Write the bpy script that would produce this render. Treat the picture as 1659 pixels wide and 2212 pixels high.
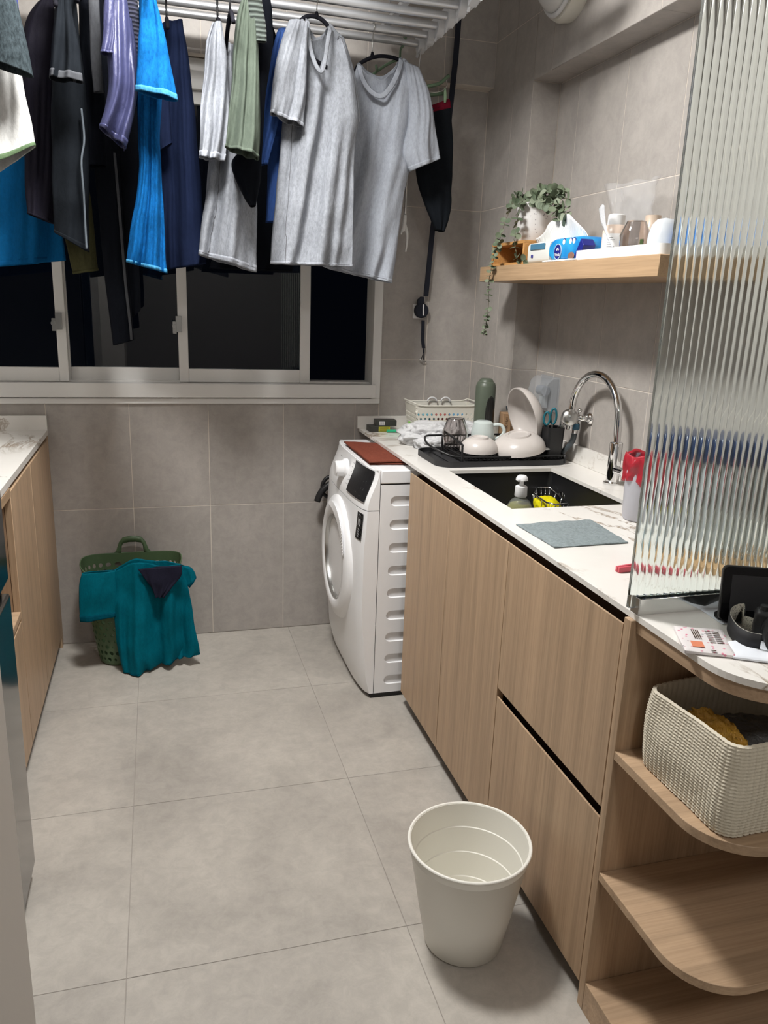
import bpy, math, random
from mathutils import Vector, Matrix, noise
random.seed(7)
PI = math.pi
for o in list(bpy.data.objects): bpy.data.objects.remove(o)
scene = bpy.context.scene
C = scene.collection
# ------------------------------------------------------------------ camera
CAM = Vector((0, 0, 1.4034)); FPX = 1698.25; CX, CY = 829.5, 1106.0
RGT = Vector((0.96216661, -0.27010733, 0.03574142))
UPV = Vector((0.03725222, 0.26036273, 0.96479196))
FWD = Vector((0.26990312, 0.92695916, -0.26057442))
cd = bpy.data.cameras.new('camera'); cam = bpy.data.objects.new('camera', cd); C.objects.link(cam)
M = Matrix((RGT, UPV, -FWD)).transposed().to_4x4(); M.translation = CAM
cam.matrix_world = M
cd.sensor_fit = 'VERTICAL'; cd.sensor_height = 36.0; cd.sensor_width = 27.0; cd.lens = FPX / 2212 * 36
cd.clip_start = 0.02
scene.camera = cam
def ray(px, py): return RGT * ((px - CX) / FPX) - UPV * ((py - CY) / FPX) + FWD
def aX(x, px, py): d = ray(px, py); return CAM + d * (x / d.x)
def aY(y, px, py): d = ray(px, py); return CAM + d * (y / d.y)
def aZ(z, px, py): d = ray(px, py); return CAM + d * ((z - CAM.z) / d.z)
# ------------------------------------------------------------------ world, exposure, lamps
w = bpy.data.worlds.new('night'); scene.world = w; w.use_nodes = True
w.node_tree.nodes['Background'].inputs[0].default_value = (0.012, 0.016, 0.03, 1)
w.node_tree.nodes['Background'].inputs[1].default_value = 0.05
vs = scene.view_settings
vs.view_transform = 'Standard'; vs.look = 'None'; vs.gamma = 1.0; vs.use_curve_mapping = False
vs.exposure = 0.63
LAMP_MAIN = 115.0      # emission of the round ceiling lamp over the corridor
LAMP_FILL = 30.0       # emission of a fill lamp added behind the camera to lift dark areas
LAMP_POS = Vector((0.12, 1.92, 2.50)); FILL_POS = Vector((0.45, -0.75, 2.50))
scene.cycles.max_bounces = 14; scene.cycles.transmission_bounces = 12; scene.cycles.transparent_max_bounces = 12
scene.cycles.diffuse_bounces = 6; scene.cycles.glossy_bounces = 6
scene.cycles.sample_clamp_indirect = 6.0
# ------------------------------------------------------------------ materials
def srgb(r, g, b):
    f = lambda c: (c / 255 / 12.92) if c / 255 <= 0.04045 else ((c / 255 + 0.055) / 1.055) ** 2.4
    return (f(r), f(g), f(b), 1)
def base_mat(name, col, rough=0.5, metal=0.0, spec=None, trans=0.0, ior=1.45, alpha=None, sheen=0.0, coat=0.0):
    m = bpy.data.materials.new(name); m.use_nodes = True
    b = m.node_tree.nodes['Principled BSDF']
    b.inputs['Base Color'].default_value = col
    b.inputs['Roughness'].default_value = rough; b.inputs['Metallic'].default_value = metal
    if spec is not None: b.inputs['Specular IOR Level'].default_value = spec
    b.inputs['Transmission Weight'].default_value = trans; b.inputs['IOR'].default_value = ior
    if alpha is not None: b.inputs['Alpha'].default_value = alpha
    if sheen: b.inputs['Sheen Weight'].default_value = sheen
    if coat: b.inputs['Coat Weight'].default_value = coat
    return m
class NT:
    def __init__(s, m): s.t = m.node_tree; s.n = s.t.nodes; s.l = s.t.links; s.b = s.n['Principled BSDF']
    def node(s, ty, **k):
        n = s.n.new(ty)
        for a, v in k.items(): setattr(n, a, v)
        return n
    def coords(s, scale=(1, 1, 1), kind='pos', rot=(0, 0, 0)):
        if kind == 'pos': src = s.node('ShaderNodeNewGeometry').outputs['Position']
        else: src = s.node('ShaderNodeTexCoord').outputs['Object']
        mp = s.node('ShaderNodeMapping'); mp.inputs['Scale'].default_value = scale; mp.inputs['Rotation'].default_value = rot
        s.l.new(src, mp.inputs[0]); return mp.outputs[0]
    def noise(s, vec, scale=5, detail=4, rough=0.55, dist=0.0):
        n = s.node('ShaderNodeTexNoise'); n.inputs['Scale'].default_value = scale
        n.inputs['Detail'].default_value = detail; n.inputs['Roughness'].default_value = rough; n.inputs['Distortion'].default_value = dist
        s.l.new(vec, n.inputs['Vector']); return n.outputs['Fac']
    def ramp(s, fac, stops):
        r = s.node('ShaderNodeValToRGB'); e = r.color_ramp.elements
        while len(e) < len(stops): e.new(0.5)
        for i, (p, c) in enumerate(stops): e[i].position = p; e[i].color = c
        s.l.new(fac, r.inputs[0]); return r.outputs[0]
    def mix(s, fac, a, b, mode='MIX'):
        n = s.node('ShaderNodeMix'); n.data_type = 'RGBA'; n.blend_type = mode
        for sock, v in ((n.inputs[0], fac), (n.inputs[6], a), (n.inputs[7], b)):
            if hasattr(v, 'node'): s.l.new(v, sock)
            else: sock.default_value = v
        return n.outputs[2]
    def col(s, v): s.l.new(v, s.b.inputs['Base Color'])
    def bump(s, h, strength=0.3, dist=0.002):
        n = s.node('ShaderNodeBump'); n.inputs['Strength'].default_value = strength; n.inputs['Distance'].default_value = dist
        s.l.new(h, n.inputs['Height']); s.l.new(n.outputs[0], s.b.inputs['Normal'])
def g(c, k): return (c[0] * k, c[1] * k, c[2] * k, 1)
def tile_mat(name, c, sc, rough=0.42, streak=(1, 1, 1), var=0.10):
    m = base_mat(name, c, rough, spec=0.4); t = NT(m)
    v = t.coords(streak)
    n1 = t.noise(v, sc, 6, 0.6, 0.6); n2 = t.noise(t.coords(), sc * 9, 7, 0.78, 0.4)
    c1 = t.ramp(n1, [(0.3, g(c, 1 - var)), (0.7, g(c, 1 + var))])
    c2 = t.ramp(n2, [(0.38, g((1, 1, 1), 0.91)), (0.62, (1.06, 1.06, 1.06, 1))])
    x = t.mix(1.0, c1, c2, 'MULTIPLY')
    oi = t.node('ShaderNodeObjectInfo')
    rr = t.ramp(oi.outputs['Random'], [(0, (0.965, 0.965, 0.965, 1)), (1, (1.03, 1.03, 1.03, 1))])
    t.col(t.mix(1.0, x, rr, 'MULTIPLY')); t.bump(n2, 0.12, 0.0006)
    return m
def wood_mat(name, c, axis, dark=0.72, rough=0.42):
    m = base_mat(name, c, rough, spec=0.35); t = NT(m)
    k = {'z': (26, 26, 0.45), 'y': (26, 0.45, 26), 'x': (0.45, 26, 26)}[axis]
    k2 = {'z': (130, 130, 3), 'y': (130, 3, 130), 'x': (3, 130, 130)}[axis]
    a = t.noise(t.coords(k), 1.0, 6, 0.62, 0.7); b = t.noise(t.coords(k2), 1.6, 3, 0.6, 0.2)
    c1 = t.ramp(a, [(0.28, g(c, dark)), (0.5, c), (0.72, g(c, 1.14))])
    c2 = t.ramp(b, [(0.3, (0.86, 0.84, 0.82, 1)), (0.6, (1.04, 1.04, 1.04, 1))])
    t.col(t.mix(1.0, c1, c2, 'MULTIPLY')); t.bump(b, 0.12, 0.0005)
    return m
def marble_mat(name):
    c = (0.80, 0.775, 0.735, 1)
    m = base_mat(name, c, 0.22, spec=0.5); t = NT(m)
    v = t.coords((1, 1, 1), rot=(0.3, 0.2, 0.7))
    wv = t.node('ShaderNodeTexNoise'); wv.inputs['Scale'].default_value = 1.9; wv.inputs['Detail'].default_value = 9; wv.inputs['Roughness'].default_value = 0.62
    wv.inputs['Distortion'].default_value = 1.2
    t.l.new(v, wv.inputs['Vector'])
    vein = t.ramp(wv.outputs['Fac'], [(0.485, (0, 0, 0, 1)), (0.5, (1, 1, 1, 1)), (0.515, (0, 0, 0, 1))])
    msk = t.ramp(t.noise(t.coords(), 3.2, 2), [(0.47, (0.0, 0.0, 0.0, 1)), (0.60, (1, 1, 1, 1))])
    f = t.mix(1.0, vein, msk, 'MULTIPLY')
    soft = t.ramp(t.noise(v, 2.3, 5, 0.6, 1.5), [(0.3, g(c, 0.95)), (0.6, c)])
    t.col(t.mix(f, soft, (0.33, 0.26, 0.19, 1)))
    return m
def cloth_mat(name, c, heather=0.0, rough=0.85, scale=1.0, sheen=0.0, wr=0.5, spec=0.06):
    m = base_mat(name, c, rough, spec=spec, sheen=sheen); t = NT(m)
    v = t.coords()
    n1 = t.noise(v, 420 * scale, 3, 0.7); n2 = t.noise(t.coords((1, 1, 0.5)), 28 * scale, 5, 0.6, 0.5)
    lo, hi = 1 - 0.08 - heather, 1 + 0.05 + heather * 0.5
    nh = t.noise(t.coords((1, 1, 0.45)), 150, 4, 0.75)
    x = t.ramp(nh, [(0.35, g(c, lo)), (0.62, g(c, hi))]); t.col(x)
    s = t.node('ShaderNodeMath'); s.operation = 'MULTIPLY_ADD'; s.inputs[1].default_value = 0.08
    t.l.new(n1, s.inputs[0]); t.l.new(n2, s.inputs[2])
    t.bump(s.outputs[0], wr, 0.006)
    return m
def rib_mat(name, c, axis='z', freq=900, rough=0.8):
    m = base_mat(name, c, rough, spec=0.2, sheen=0.2); t = NT(m)
    wv = t.node('ShaderNodeTexWave'); wv.bands_direction = axis.upper(); wv.inputs['Scale'].default_value = freq / 20; wv.inputs['Distortion'].default_value = 1.2
    wv.inputs['Detail'].default_value = 2
    t.l.new(t.coords(), wv.inputs['Vector'])
    t.col(t.ramp(wv.outputs['Fac'], [(0.1, g(c, 0.5)), (0.6, g(c, 1.25))])); t.bump(wv.outputs['Fac'], 0.9, 0.004)
    return m
def emit_mat(name, c, s):
    m = bpy.data.materials.new(name); m.use_nodes = True; n = m.node_tree.nodes; n.clear()
    e = n.new('ShaderNodeEmission'); e.inputs[0].default_value = c; e.inputs[1].default_value = s
    o = n.new('ShaderNodeOutputMaterial'); m.node_tree.links.new(e.outputs[0], o.inputs[0]); return m
def glass_mat(name, c, rough=0.0, ior=1.45): return base_mat(name, c, rough, trans=1.0, ior=ior)
def film_mat(name, c, alpha, rough=0.15):
    m = base_mat(name, c, rough, alpha=alpha, spec=0.8); t = NT(m)
    t.bump(t.noise(t.coords(), 40, 4, 0.6, 1.0), 0.8, 0.006); return m
TILE = (0.385, 0.356, 0.330, 1)
m_walltile = tile_mat('wall_tile', TILE, 2.2, 0.46, (3, 3, 0.5), 0.07)
m_wallgrout = base_mat('wall_grout', (0.66, 0.60, 0.53, 1), 0.9)
m_floortile = tile_mat('floor_tile', (0.425, 0.395, 0.355, 1), 2.6, 0.38, (1, 1, 1), 0.17)
m_floorgrout = base_mat('floor_grout', (0.34, 0.31, 0.28, 1), 0.9)
OAK = (0.455, 0.318, 0.205, 1)
m_wood_z = wood_mat('oak_vertical', OAK, 'z'); m_wood_y = wood_mat('oak_lengthwise', (0.42, 0.285, 0.170, 1), 'y', 0.85)
m_wood_x = wood_mat('oak_crosswise', OAK, 'x'); m_wood_e = wood_mat('oak_edge', (0.43, 0.30, 0.195, 1), 'y', 0.85)
m_wood_shade = wood_mat('oak_inside_shade', (0.33, 0.215, 0.135, 1), 'z')  # oak darkened so its colour carries the shade inside shelves and niche
m_marble = marble_mat('marble'); m_kick = base_mat('dark_kickboard', (0.05, 0.03, 0.022, 1), 0.6)
m_white = base_mat('white_enamel', (0.88, 0.88, 0.89, 1), 0.28, spec=0.5)
m_whitepl = base_mat('white_plastic', (0.72, 0.72, 0.72, 1), 0.4)
m_rackpl = base_mat('rack_white_plastic', (0.62, 0.63, 0.65, 1), 0.45)
m_greyseam = base_mat('grey_seam', (0.10, 0.10, 0.10, 1), 0.6)
m_alu = base_mat('powdered_aluminium', (0.74, 0.73, 0.71, 1), 0.42)
m_alu2 = base_mat('rack_aluminium', (0.62, 0.63, 0.65, 1), 0.34, metal=0.75)
m_chrome = base_mat('chrome', (0.78, 0.78, 0.78, 1), 0.05, metal=1.0)
m_steel = base_mat('brushed_steel', (0.55, 0.55, 0.54, 1), 0.28, metal=1.0)
m_black = base_mat('black_plastic', (0.012, 0.012, 0.013, 1), 0.42)
m_blackgl = base_mat('black_gloss', (0.006, 0.006, 0.007, 1), 0.12)
m_blacksink = base_mat('black_sink', (0.010, 0.010, 0.011, 1), 0.38)
m_tray = base_mat('dark_drip_tray', (0.022, 0.022, 0.024, 1), 0.5)
m_screen = base_mat('dark_screen', (0.030, 0.030, 0.033, 1), 0.35)
m_cream = base_mat('cream_plastic', (0.70, 0.675, 0.60, 1), 0.4)
m_bowl = base_mat('oatmeal_ceramic', (0.60, 0.555, 0.525, 1), 0.26)
m_mug = base_mat('celadon_ceramic', (0.56, 0.62, 0.60, 1), 0.2)
m_strap = base_mat('navy_webbing', (0.008, 0.010, 0.020, 1), 0.8)
m_smoke = glass_mat('smoked_glass', (0.70, 0.665, 0.65, 1)); m_clear = glass_mat('clear_glass', (0.95, 0.97, 0.96, 1))
m_flute = glass_mat('fluted_glass', (0.90, 0.972, 0.955, 1), 0.07, 1.45)
m_paper = base_mat('white_paper', (0.74, 0.77, 0.83, 1), 0.8)
m_wicker = base_mat('cotton_cord', (0.66, 0.605, 0.49, 1), 0.85, spec=0.2)
def tex_bag(): 
    t = NT(m_wicker); v = t.noise(t.coords(), 160, 3); t.bump(v, 0.5, 0.002)
tex_bag()
# ------------------------------------------------------------------ mesh builder
class MB:
    def __init__(s): s.v = []; s.f = []; s.m = []; s.xf = None; s.mi = 0
    def add(s, vs, fs):
        k = len(s.v)
        if s.xf is not None: vs = [s.xf @ Vector(v) for v in vs]
        s.v += [Vector(v) for v in vs]
        for f in fs: s.f.append([k + i for i in f]); s.m.append(s.mi)
        return s
    def box(s, x0, x1, y0, y1, z0, z1):
        return s.add([(x0,y0,z0),(x1,y0,z0),(x1,y1,z0),(x0,y1,z0),(x0,y0,z1),(x1,y0,z1),(x1,y1,z1),(x0,y1,z1)],
                     [(0,3,2,1),(4,5,6,7),(0,1,5,4),(1,2,6,5),(2,3,7,6),(3,0,4,7)])
    def prism(s, poly, a0, a1, axis='z'):
        n = len(poly)
        def P(u, v, w):
            return {'z': (u, v, w), 'y': (u, w, v), 'x': (w, u, v)}[axis]
        vs = [P(u, v, a0) for u, v in poly] + [P(u, v, a1) for u, v in poly]
        fs = [tuple(range(n))[::-1], tuple(range(n, 2 * n))] + [(i, (i + 1) % n, n + (i + 1) % n, n + i) for i in range(n)]
        return s.add(vs, fs)
    def grid(s, rows, closed=False, cap0=False, cap1=False):
        n = len(rows[0]); vs = [p for r in rows for p in r]; fs = []
        for j in range(len(rows) - 1):
            for i in range(n if closed else n - 1):
                a = j * n + i; b = j * n + (i + 1) % n
                fs.append((a, b, b + n, a + n))
        if cap0: fs.append(tuple(range(n))[::-1])
        if cap1: fs.append(tuple(range((len(rows) - 1) * n, len(rows) * n)))
        return s.add(vs, fs)
    def tube(s, pts, r, n=8, caps=True):
        pts = [Vector(p) for p in pts]; rows = []; ref = None
        for i, p in enumerate(pts):
            d = (pts[min(i + 1, len(pts) - 1)] - pts[max(i - 1, 0)])
            d = d.normalized() if d.length > 1e-9 else Vector((0, 0, 1))
            if ref is None: ref = Vector((0, 0, 1)) if abs(d.z) < 0.9 else Vector((1, 0, 0))
            u = d.cross(ref).normalized(); v = d.cross(u).normalized(); ref = -v if (-v).length else ref
            ref = v.cross(d) * 0 + ref
            rr = r[i] if isinstance(r, (list, tuple)) else r
            rows.append([p + u * rr * math.cos(2 * PI * k / n) + v * rr * math.sin(2 * PI * k / n) for k in range(n)])
            ref = u.cross(d)
        return s.grid(rows, True, caps, caps)
    def lathe(s, prof, c=(0, 0, 0), n=32, axis='z', cap0=False, cap1=False):
        rows = []
        for r, h in prof:
            row = []
            for k in range(n):
                a = 2 * PI * k / n; x, y = r * math.cos(a), r * math.sin(a)
                p = {'z': (x, y, h), 'x': (h, x, y), 'y': (x, h, y)}[axis]
                row.append((c[0] + p[0], c[1] + p[1], c[2] + p[2]))
            rows.append(row)
        return s.grid(rows, True, cap0, cap1)
    def sphere(s, c, r, n=12, sc=(1, 1, 1)):
        rows = []
        for j in range(n + 1):
            t = PI * j / n
            rows.append([(c[0] + sc[0] * r * math.sin(t) * math.cos(2 * PI * k / (2 * n)), c[1] + sc[1] * r * math.sin(t) * math.sin(2 * PI * k / (2 * n)), c[2] - sc[2] * r * math.cos(t)) for k in range(2 * n)])
        return s.grid(rows, True)
def wloc(o):
    v = Vector((0, 0, 0))
    while o is not None: v += o.location; o = o.parent
    return v
def tag(o, label=None, cat=None, group=None, kind=None):
    if label: o['label'] = label
    if cat: o['category'] = cat
    if group: o['group'] = group
    if kind: o['kind'] = kind
    return o
def obj(name, mb, mats, parent=None, smooth=False, bev=0, seg=2, solid=0, label=None, cat=None, group=None, kind=None, sub=0, weld=False, autos=None, soff=0.0):
    me = bpy.data.meshes.new(name)
    mats = mats if isinstance(mats, (list, tuple)) else [mats]
    if parent is None:
        xs = [v.x for v in mb.v]; ys = [v.y for v in mb.v]; zs = [v.z for v in mb.v]
        L = Vector(((min(xs) + max(xs)) / 2, (min(ys) + max(ys)) / 2, min(zs))); loc = L
    else: L = wloc(parent); loc = Vector((0, 0, 0))
    me.from_pydata([v - L for v in mb.v], [], mb.f)
    for m in mats: me.materials.append(m)
    if len(mats) > 1:
        for p, i in zip(me.polygons, mb.m): p.material_index = i
    me.update()
    import bmesh
    bm = bmesh.new(); bm.from_mesh(me)
    if weld: bmesh.ops.remove_doubles(bm, verts=bm.verts, dist=1e-5)
    bmesh.ops.recalc_face_normals(bm, faces=bm.faces); bm.to_mesh(me); bm.free()
    if smooth:
        for p in me.polygons: p.use_smooth = True
        if autos is not None: me.set_sharp_from_angle(angle=math.radians(autos))
    o = bpy.data.objects.new(name, me); C.objects.link(o); o.location = loc
    if parent is not None: o.parent = parent
    if solid:
        md = o.modifiers.new('thickness', 'SOLIDIFY'); md.thickness = solid; md.offset = soff
    if sub:
        md = o.modifiers.new('smooth', 'SUBSURF'); md.levels = sub; md.render_levels = sub
    if bev:
        md = o.modifiers.new('bevel', 'BEVEL'); md.width = bev; md.segments = seg; md.limit_method = 'ANGLE'; md.angle_limit = math.radians(40)
        for p in me.polygons: p.use_smooth = True
        if not smooth: me.set_sharp_from_angle(angle=math.radians(50))
    return tag(o, label, cat, group, kind)
def thing(name, loc, label, cat, group=None):
    o = bpy.data.objects.new(name, None); C.objects.link(o); o.location = loc; o.empty_display_size = 0.05
    return tag(o, label, cat, group)
def setting(name, loc=(0, 0, 0)):
    o = bpy.data.objects.new(name, None); C.objects.link(o); o.location = loc; o['kind'] = 'structure'; return o
def B(*a): return MB().box(*a)
def text(name, body, size, xf, mat, parent, label=None, depth=0.0002, align='CENTER'):
    cu = bpy.data.curves.new(name, 'FONT'); cu.body = body; cu.size = size; cu.align_x = align; cu.align_y = 'CENTER'; cu.extrude = depth
    to = bpy.data.objects.new('t', cu); C.objects.link(to)
    dg = bpy.context.evaluated_depsgraph_get(); me = bpy.data.meshes.new_from_object(to.evaluated_get(dg))
    bpy.data.objects.remove(to); me.transform(xf); me.transform(Matrix.Translation(-wloc(parent))); me.materials.clear(); me.materials.append(mat)
    o = bpy.data.objects.new(name, me); C.objects.link(o); o.parent = parent
    if label: o['label'] = label
    return o
def frame_xf(origin, xdir, ydir):
    x = Vector(xdir).normalized(); z = x.cross(Vector(ydir)).normalized(); y = z.cross(x)
    m = Matrix((x, y, z)).transposed().to_4x4(); m.translation = Vector(origin); return m
def rpoly(x0, x1, y0, y1, r, n=6, corners=(1, 1, 1, 1)):
    out = []
    for (cx, cy, a0), on in zip(((x1 - r, y1 - r, 0), (x0 + r, y1 - r, 90), (x0 + r, y0 + r, 180), (x1 - r, y0 + r, 270)), corners):
        if on:
            for k in range(n + 1):
                a = math.radians(a0 + 90 * k / n); out.append((cx + r * math.cos(a), cy + r * math.sin(a)))
        else:
            a = math.radians(a0 + 45); out.append((cx + r * (1 if math.cos(a) > 0 else -1), cy + r * (1 if math.sin(a) > 0 else -1)))
    return out
# ------------------------------------------------------------------ structure
YB = 3.188; XC = 1.293; XR = 1.399; YC = 2.782; XL = -1.05; YN = -1.6; HC = 2.56; ZC = 0.878
TX0 = 0.186; TZ0 = 0.564; GAP = 0.0013; PROUD = 0.0012
def cuts(a, b, off, step):
    k = math.ceil((a - off) / step - 1e-6); xs = [a]
    while off + k * step < b - 1e-4:
        if off + k * step > a + 1e-4: xs.append(off + k * step)
        k += 1
    return xs + [b]
def tiles(parent, axis, face, sgn, u0, u1, z0, z1, uoff, ustep, zoff, zstep, mat, name='tile', ymin=None):
    us, zs = cuts(u0, u1, uoff, ustep), cuts(z0, z1, zoff, zstep)
    for i in range(len(us) - 1):
        for j in range(len(zs) - 1):
            G_ = 0.0008 if axis == 'z' else GAP
            a, b, c, d = us[i] + G_, us[i + 1] - G_, zs[j] + G_, zs[j + 1] - G_
            if b - a < 0.004 or d - c < 0.004: continue
            f0, f1 = sorted((face, face - sgn * PROUD))
            if axis == 'x': mb = B(f0, f1, a, b, c, d)
            elif axis == 'y': mb = B(a, b, f0, f1, c, d)
            else: mb = B(a, b, c, d, f0, f1)
            obj(name, mb, mat, parent, bev=0.0008, seg=1)
WX0, WX1, WZ0, WZ1 = -0.95, 0.888, 0.982, 2.205
# floor
fl = obj('floor', B(XL - 0.1, XR + 0.1, YN - 0.1, YB + 0.1, -0.1, -PROUD), m_floorgrout, kind='structure')
tiles(fl, 'z', 0.0, 1, -1.05, XR, 0.0, YB, -0.112, 0.62, 1.43, 0.6, m_floortile, 'floor_tile')
# back wall with a window hole
wb = MB(); g0, g1 = YB + PROUD, YB + 0.16
wb.box(XL - 0.1, WX0, g0, g1, 0, HC); wb.box(WX1, XR + 0.1, g0, g1, 0, HC); wb.box(WX0, WX1, g0, g1, 0, WZ0); wb.box(WX0, WX1, g0, g1, WZ1, HC)
wbk = obj('wall_back', wb, m_wallgrout, kind='structure')
for a, b, c, d in ((XL, WX0, 0, 2.205), (WX0, WX1, 0, WZ0), (WX1, XC, 0, 2.205)):
    tiles(wbk, 'y', YB, -1, a, b, c, d, TX0, 0.3, TZ0, 0.6, m_walltile, 'wall_tile')
bm_ = obj('trim_back_beam', B(XL, XC, 3.134 + PROUD, YB, 2.209, HC), m_wallgrout, kind='structure')
tiles(bm_, 'y', 3.134, -1, XL, XC, 2.209, HC, TX0, 0.3, 2.364, 0.6, m_walltile, 'wall_tile')
# right wall: column by the window, recess over the sink, beam above
wr = obj('wall_right', B(XR + PROUD, XR + 0.15, YN, YC, 0, HC), m_wallgrout, kind='structure')
tiles(wr, 'x', XR, -1, -0.2, YC, 0, 2.157, 2.643, 0.3, TZ0, 0.6, m_walltile, 'wall_tile')
wc = obj('wall_right_column', B(XC + PROUD, XR + 0.15, YC + PROUD, YB + PROUD, 0, HC), m_wallgrout, kind='structure')
tiles(wc, 'x', XC, -1, YC, YB, 0, HC, 2.947, 0.3, TZ0, 0.6, m_walltile, 'wall_tile')
tiles(wc, 'y', YC, -1, XC, XR, 0, 2.157, XC - 0.01, 0.6, TZ0, 0.6, m_walltile, 'wall_tile')
rb = obj('trim_right_beam', B(XC + PROUD, XR + 0.15, YN, YC, 2.157 + PROUD, HC), m_wallgrout, kind='structure')
tiles(rb, 'x', XC, -1, -0.2, YC, 2.157, HC, 2.648, 0.61, 2.364, 0.6, m_walltile, 'wall_tile')
tiles(rb, 'z', 2.157, -1, XC, XR, -0.2, YC, 3, 3, 2.648, 0.61, m_walltile, 'wall_tile')
m_paint = base_mat('off_white_paint', (0.60, 0.58, 0.55, 1), 0.9)
obj('ceiling', B(XL - 0.1, XR + 0.15, YN - 0.1, YB + 0.16, HC, HC + 0.1), m_paint, kind='structure')
obj('wall_left', B(XL - 0.1, XL, YN, YB, 0, HC), m_paint, kind='structure')
obj('wall_front', B(XL - 0.1, XR + 0.15, YN - 0.1, YN, 0, HC), base_mat('dim_wall', (0.22, 0.21, 0.20, 1), 0.9), kind='structure')
m_slab = base_mat('greige_laminate', (0.43, 0.40, 0.365, 1), 0.4)
obj('wall_left_partition', B(XL, -0.205, 0.62, 1.0, 0, HC), m_slab, kind='structure', bev=0.003)
# ------------------------------------------------------------------ window
win = setting('window_1', (0, YB, WZ0))
def wbar(name, x0, x1, y0, y1, z0, z1, mat=None): return obj(name, B(x0, x1, y0, y1, z0, z1), mat or m_alu, win, bev=0.0015, seg=1)
YF = YB - 0.022
wbar('outer_frame', WX0, WX1, YB - 0.012, YB + 0.10, 0.982, 1.003)
wbar('sill_rail', WX0, 0.866, YF - 0.006, YB + 0.10, 1.008, 1.062)
wbar('jamb', 0.852, 0.888, YB - 0.012, YB + 0.11, 1.003, WZ1); wbar('jamb', WX0, -0.91, YB - 0.012, YB + 0.11, 1.003, WZ1)
wbar('head_rail', WX0, 0.888, YB - 0.012, YB + 0.10, 2.105, WZ1)
wbar('track_rail', WX0, 0.852, YB + 0.03, YB + 0.10, 1.0, 1.068)
def sash(x0, x1, y, sl, sr, name='sash'):
    z0, z1 = 1.064, 2.105; mb = MB()
    mb.box(x0, x0 + sl, y, y + 0.028, z0, z1); mb.box(x1 - sr, x1, y, y + 0.028, z0, z1)
    mb.box(x0 + sl, x1 - sr, y + 0.002, y + 0.026, z0, z0 + 0.052); mb.box(x0 + sl, x1 - sr, y + 0.002, y + 0.026, z1 - 0.045, z1)
    s = obj(name, mb, m_alu, win, bev=0.0015, seg=1)
    obj('pane', B(x0 + sl - 0.004, x1 - sr + 0.004, y + 0.011, y + 0.017, z0 + 0.048, z1 - 0.04), m_pane, s)
    return s
m_pane = base_mat('window_pane', (0.80, 0.86, 0.90, 1), 0.0, trans=1.0, ior=1.5)
s1 = sash(-0.93, -0.322, YB + 0.004, 0.032, 0.034); s2 = sash(-0.345, 0.113, YB + 0.040, 0.028, 0.032); s3 = sash(0.080, 0.594, YB + 0.006, 0.036, 0.040)
def latch(x, y, par):
    mb = MB(); mb.box(x - 0.010, x + 0.012, y - 0.018, y, 1.255, 1.315); mb.box(x - 0.022, x - 0.008, y - 0.028, y - 0.008, 1.25, 1.295)
    mb.lathe([(0.001, 0), (0.008, 0), (0.008, 0.012), (0.001, 0.012)], (x - 0.016, y - 0.04, 1.278), 12, 'y')
    obj('latch', mb, m_steel, par, bev=0.001, seg=1)
latch(-0.345, YB + 0.004, s1); latch(0.082, YB + 0.006, s3)
# ------------------------------------------------------------------ ceiling lamp and added fill lamp
def ceiling_or_fill_lamp(p, strength, label):
    t = thing('ceiling_or_fill_lamp', (p.x, p.y, HC), label, 'lamp')
    obj('lamp_base', MB().lathe([(0.001, 2.56), (0.19, 2.56), (0.19, 2.535), (0.175, 2.53), (0.001, 2.53)], (p.x, p.y, 0), 40), m_whitepl, t, True, autos=40)
    obj('diffuser', MB().lathe([(0.001, 2.440), (0.06, 2.442), (0.11, 2.450), (0.145, 2.468), (0.160, 2.495), (0.163, 2.53)], (p.x, p.y, 0), 40), emit_mat('lamp_glow', (1.0, 0.985, 0.96, 1), strength), t, True)
ceiling_or_fill_lamp(LAMP_POS, LAMP_MAIN, 'round ceiling lamp shining above the drying rack')
ceiling_or_fill_lamp(FILL_POS, LAMP_FILL, 'round fill lamp added behind the viewer to brighten dark areas')
# wall bulkhead lamp on the right beam (unlit)
t = thing('bulkhead_lamp', (XC, 2.53, 2.385), 'unlit round white bulkhead lamp on the tiled beam over the shelf', 'lamp')
cc = (XC, 2.53, 2.385)
obj('lamp_base', MB().lathe([(0.001, 0), (0.118, 0), (0.122, -0.03), (0.116, -0.048), (0.100, -0.050)], cc, 48, 'x'), m_cream, t, True, autos=50)
obj('rim_ring', MB().lathe([(0.100, -0.048), (0.112, -0.056), (0.104, -0.066), (0.096, -0.060), (0.100, -0.048)], cc, 48, 'x'), m_whitepl, t, True)
obj('dome_cover', MB().lathe([(0.098, -0.058), (0.094, -0.075), (0.076, -0.098), (0.044, -0.112), (0.001, -0.116)], cc, 48, 'x'), base_mat('opal_glass', (0.66, 0.65, 0.63, 1), 0.2), t, True)
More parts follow.
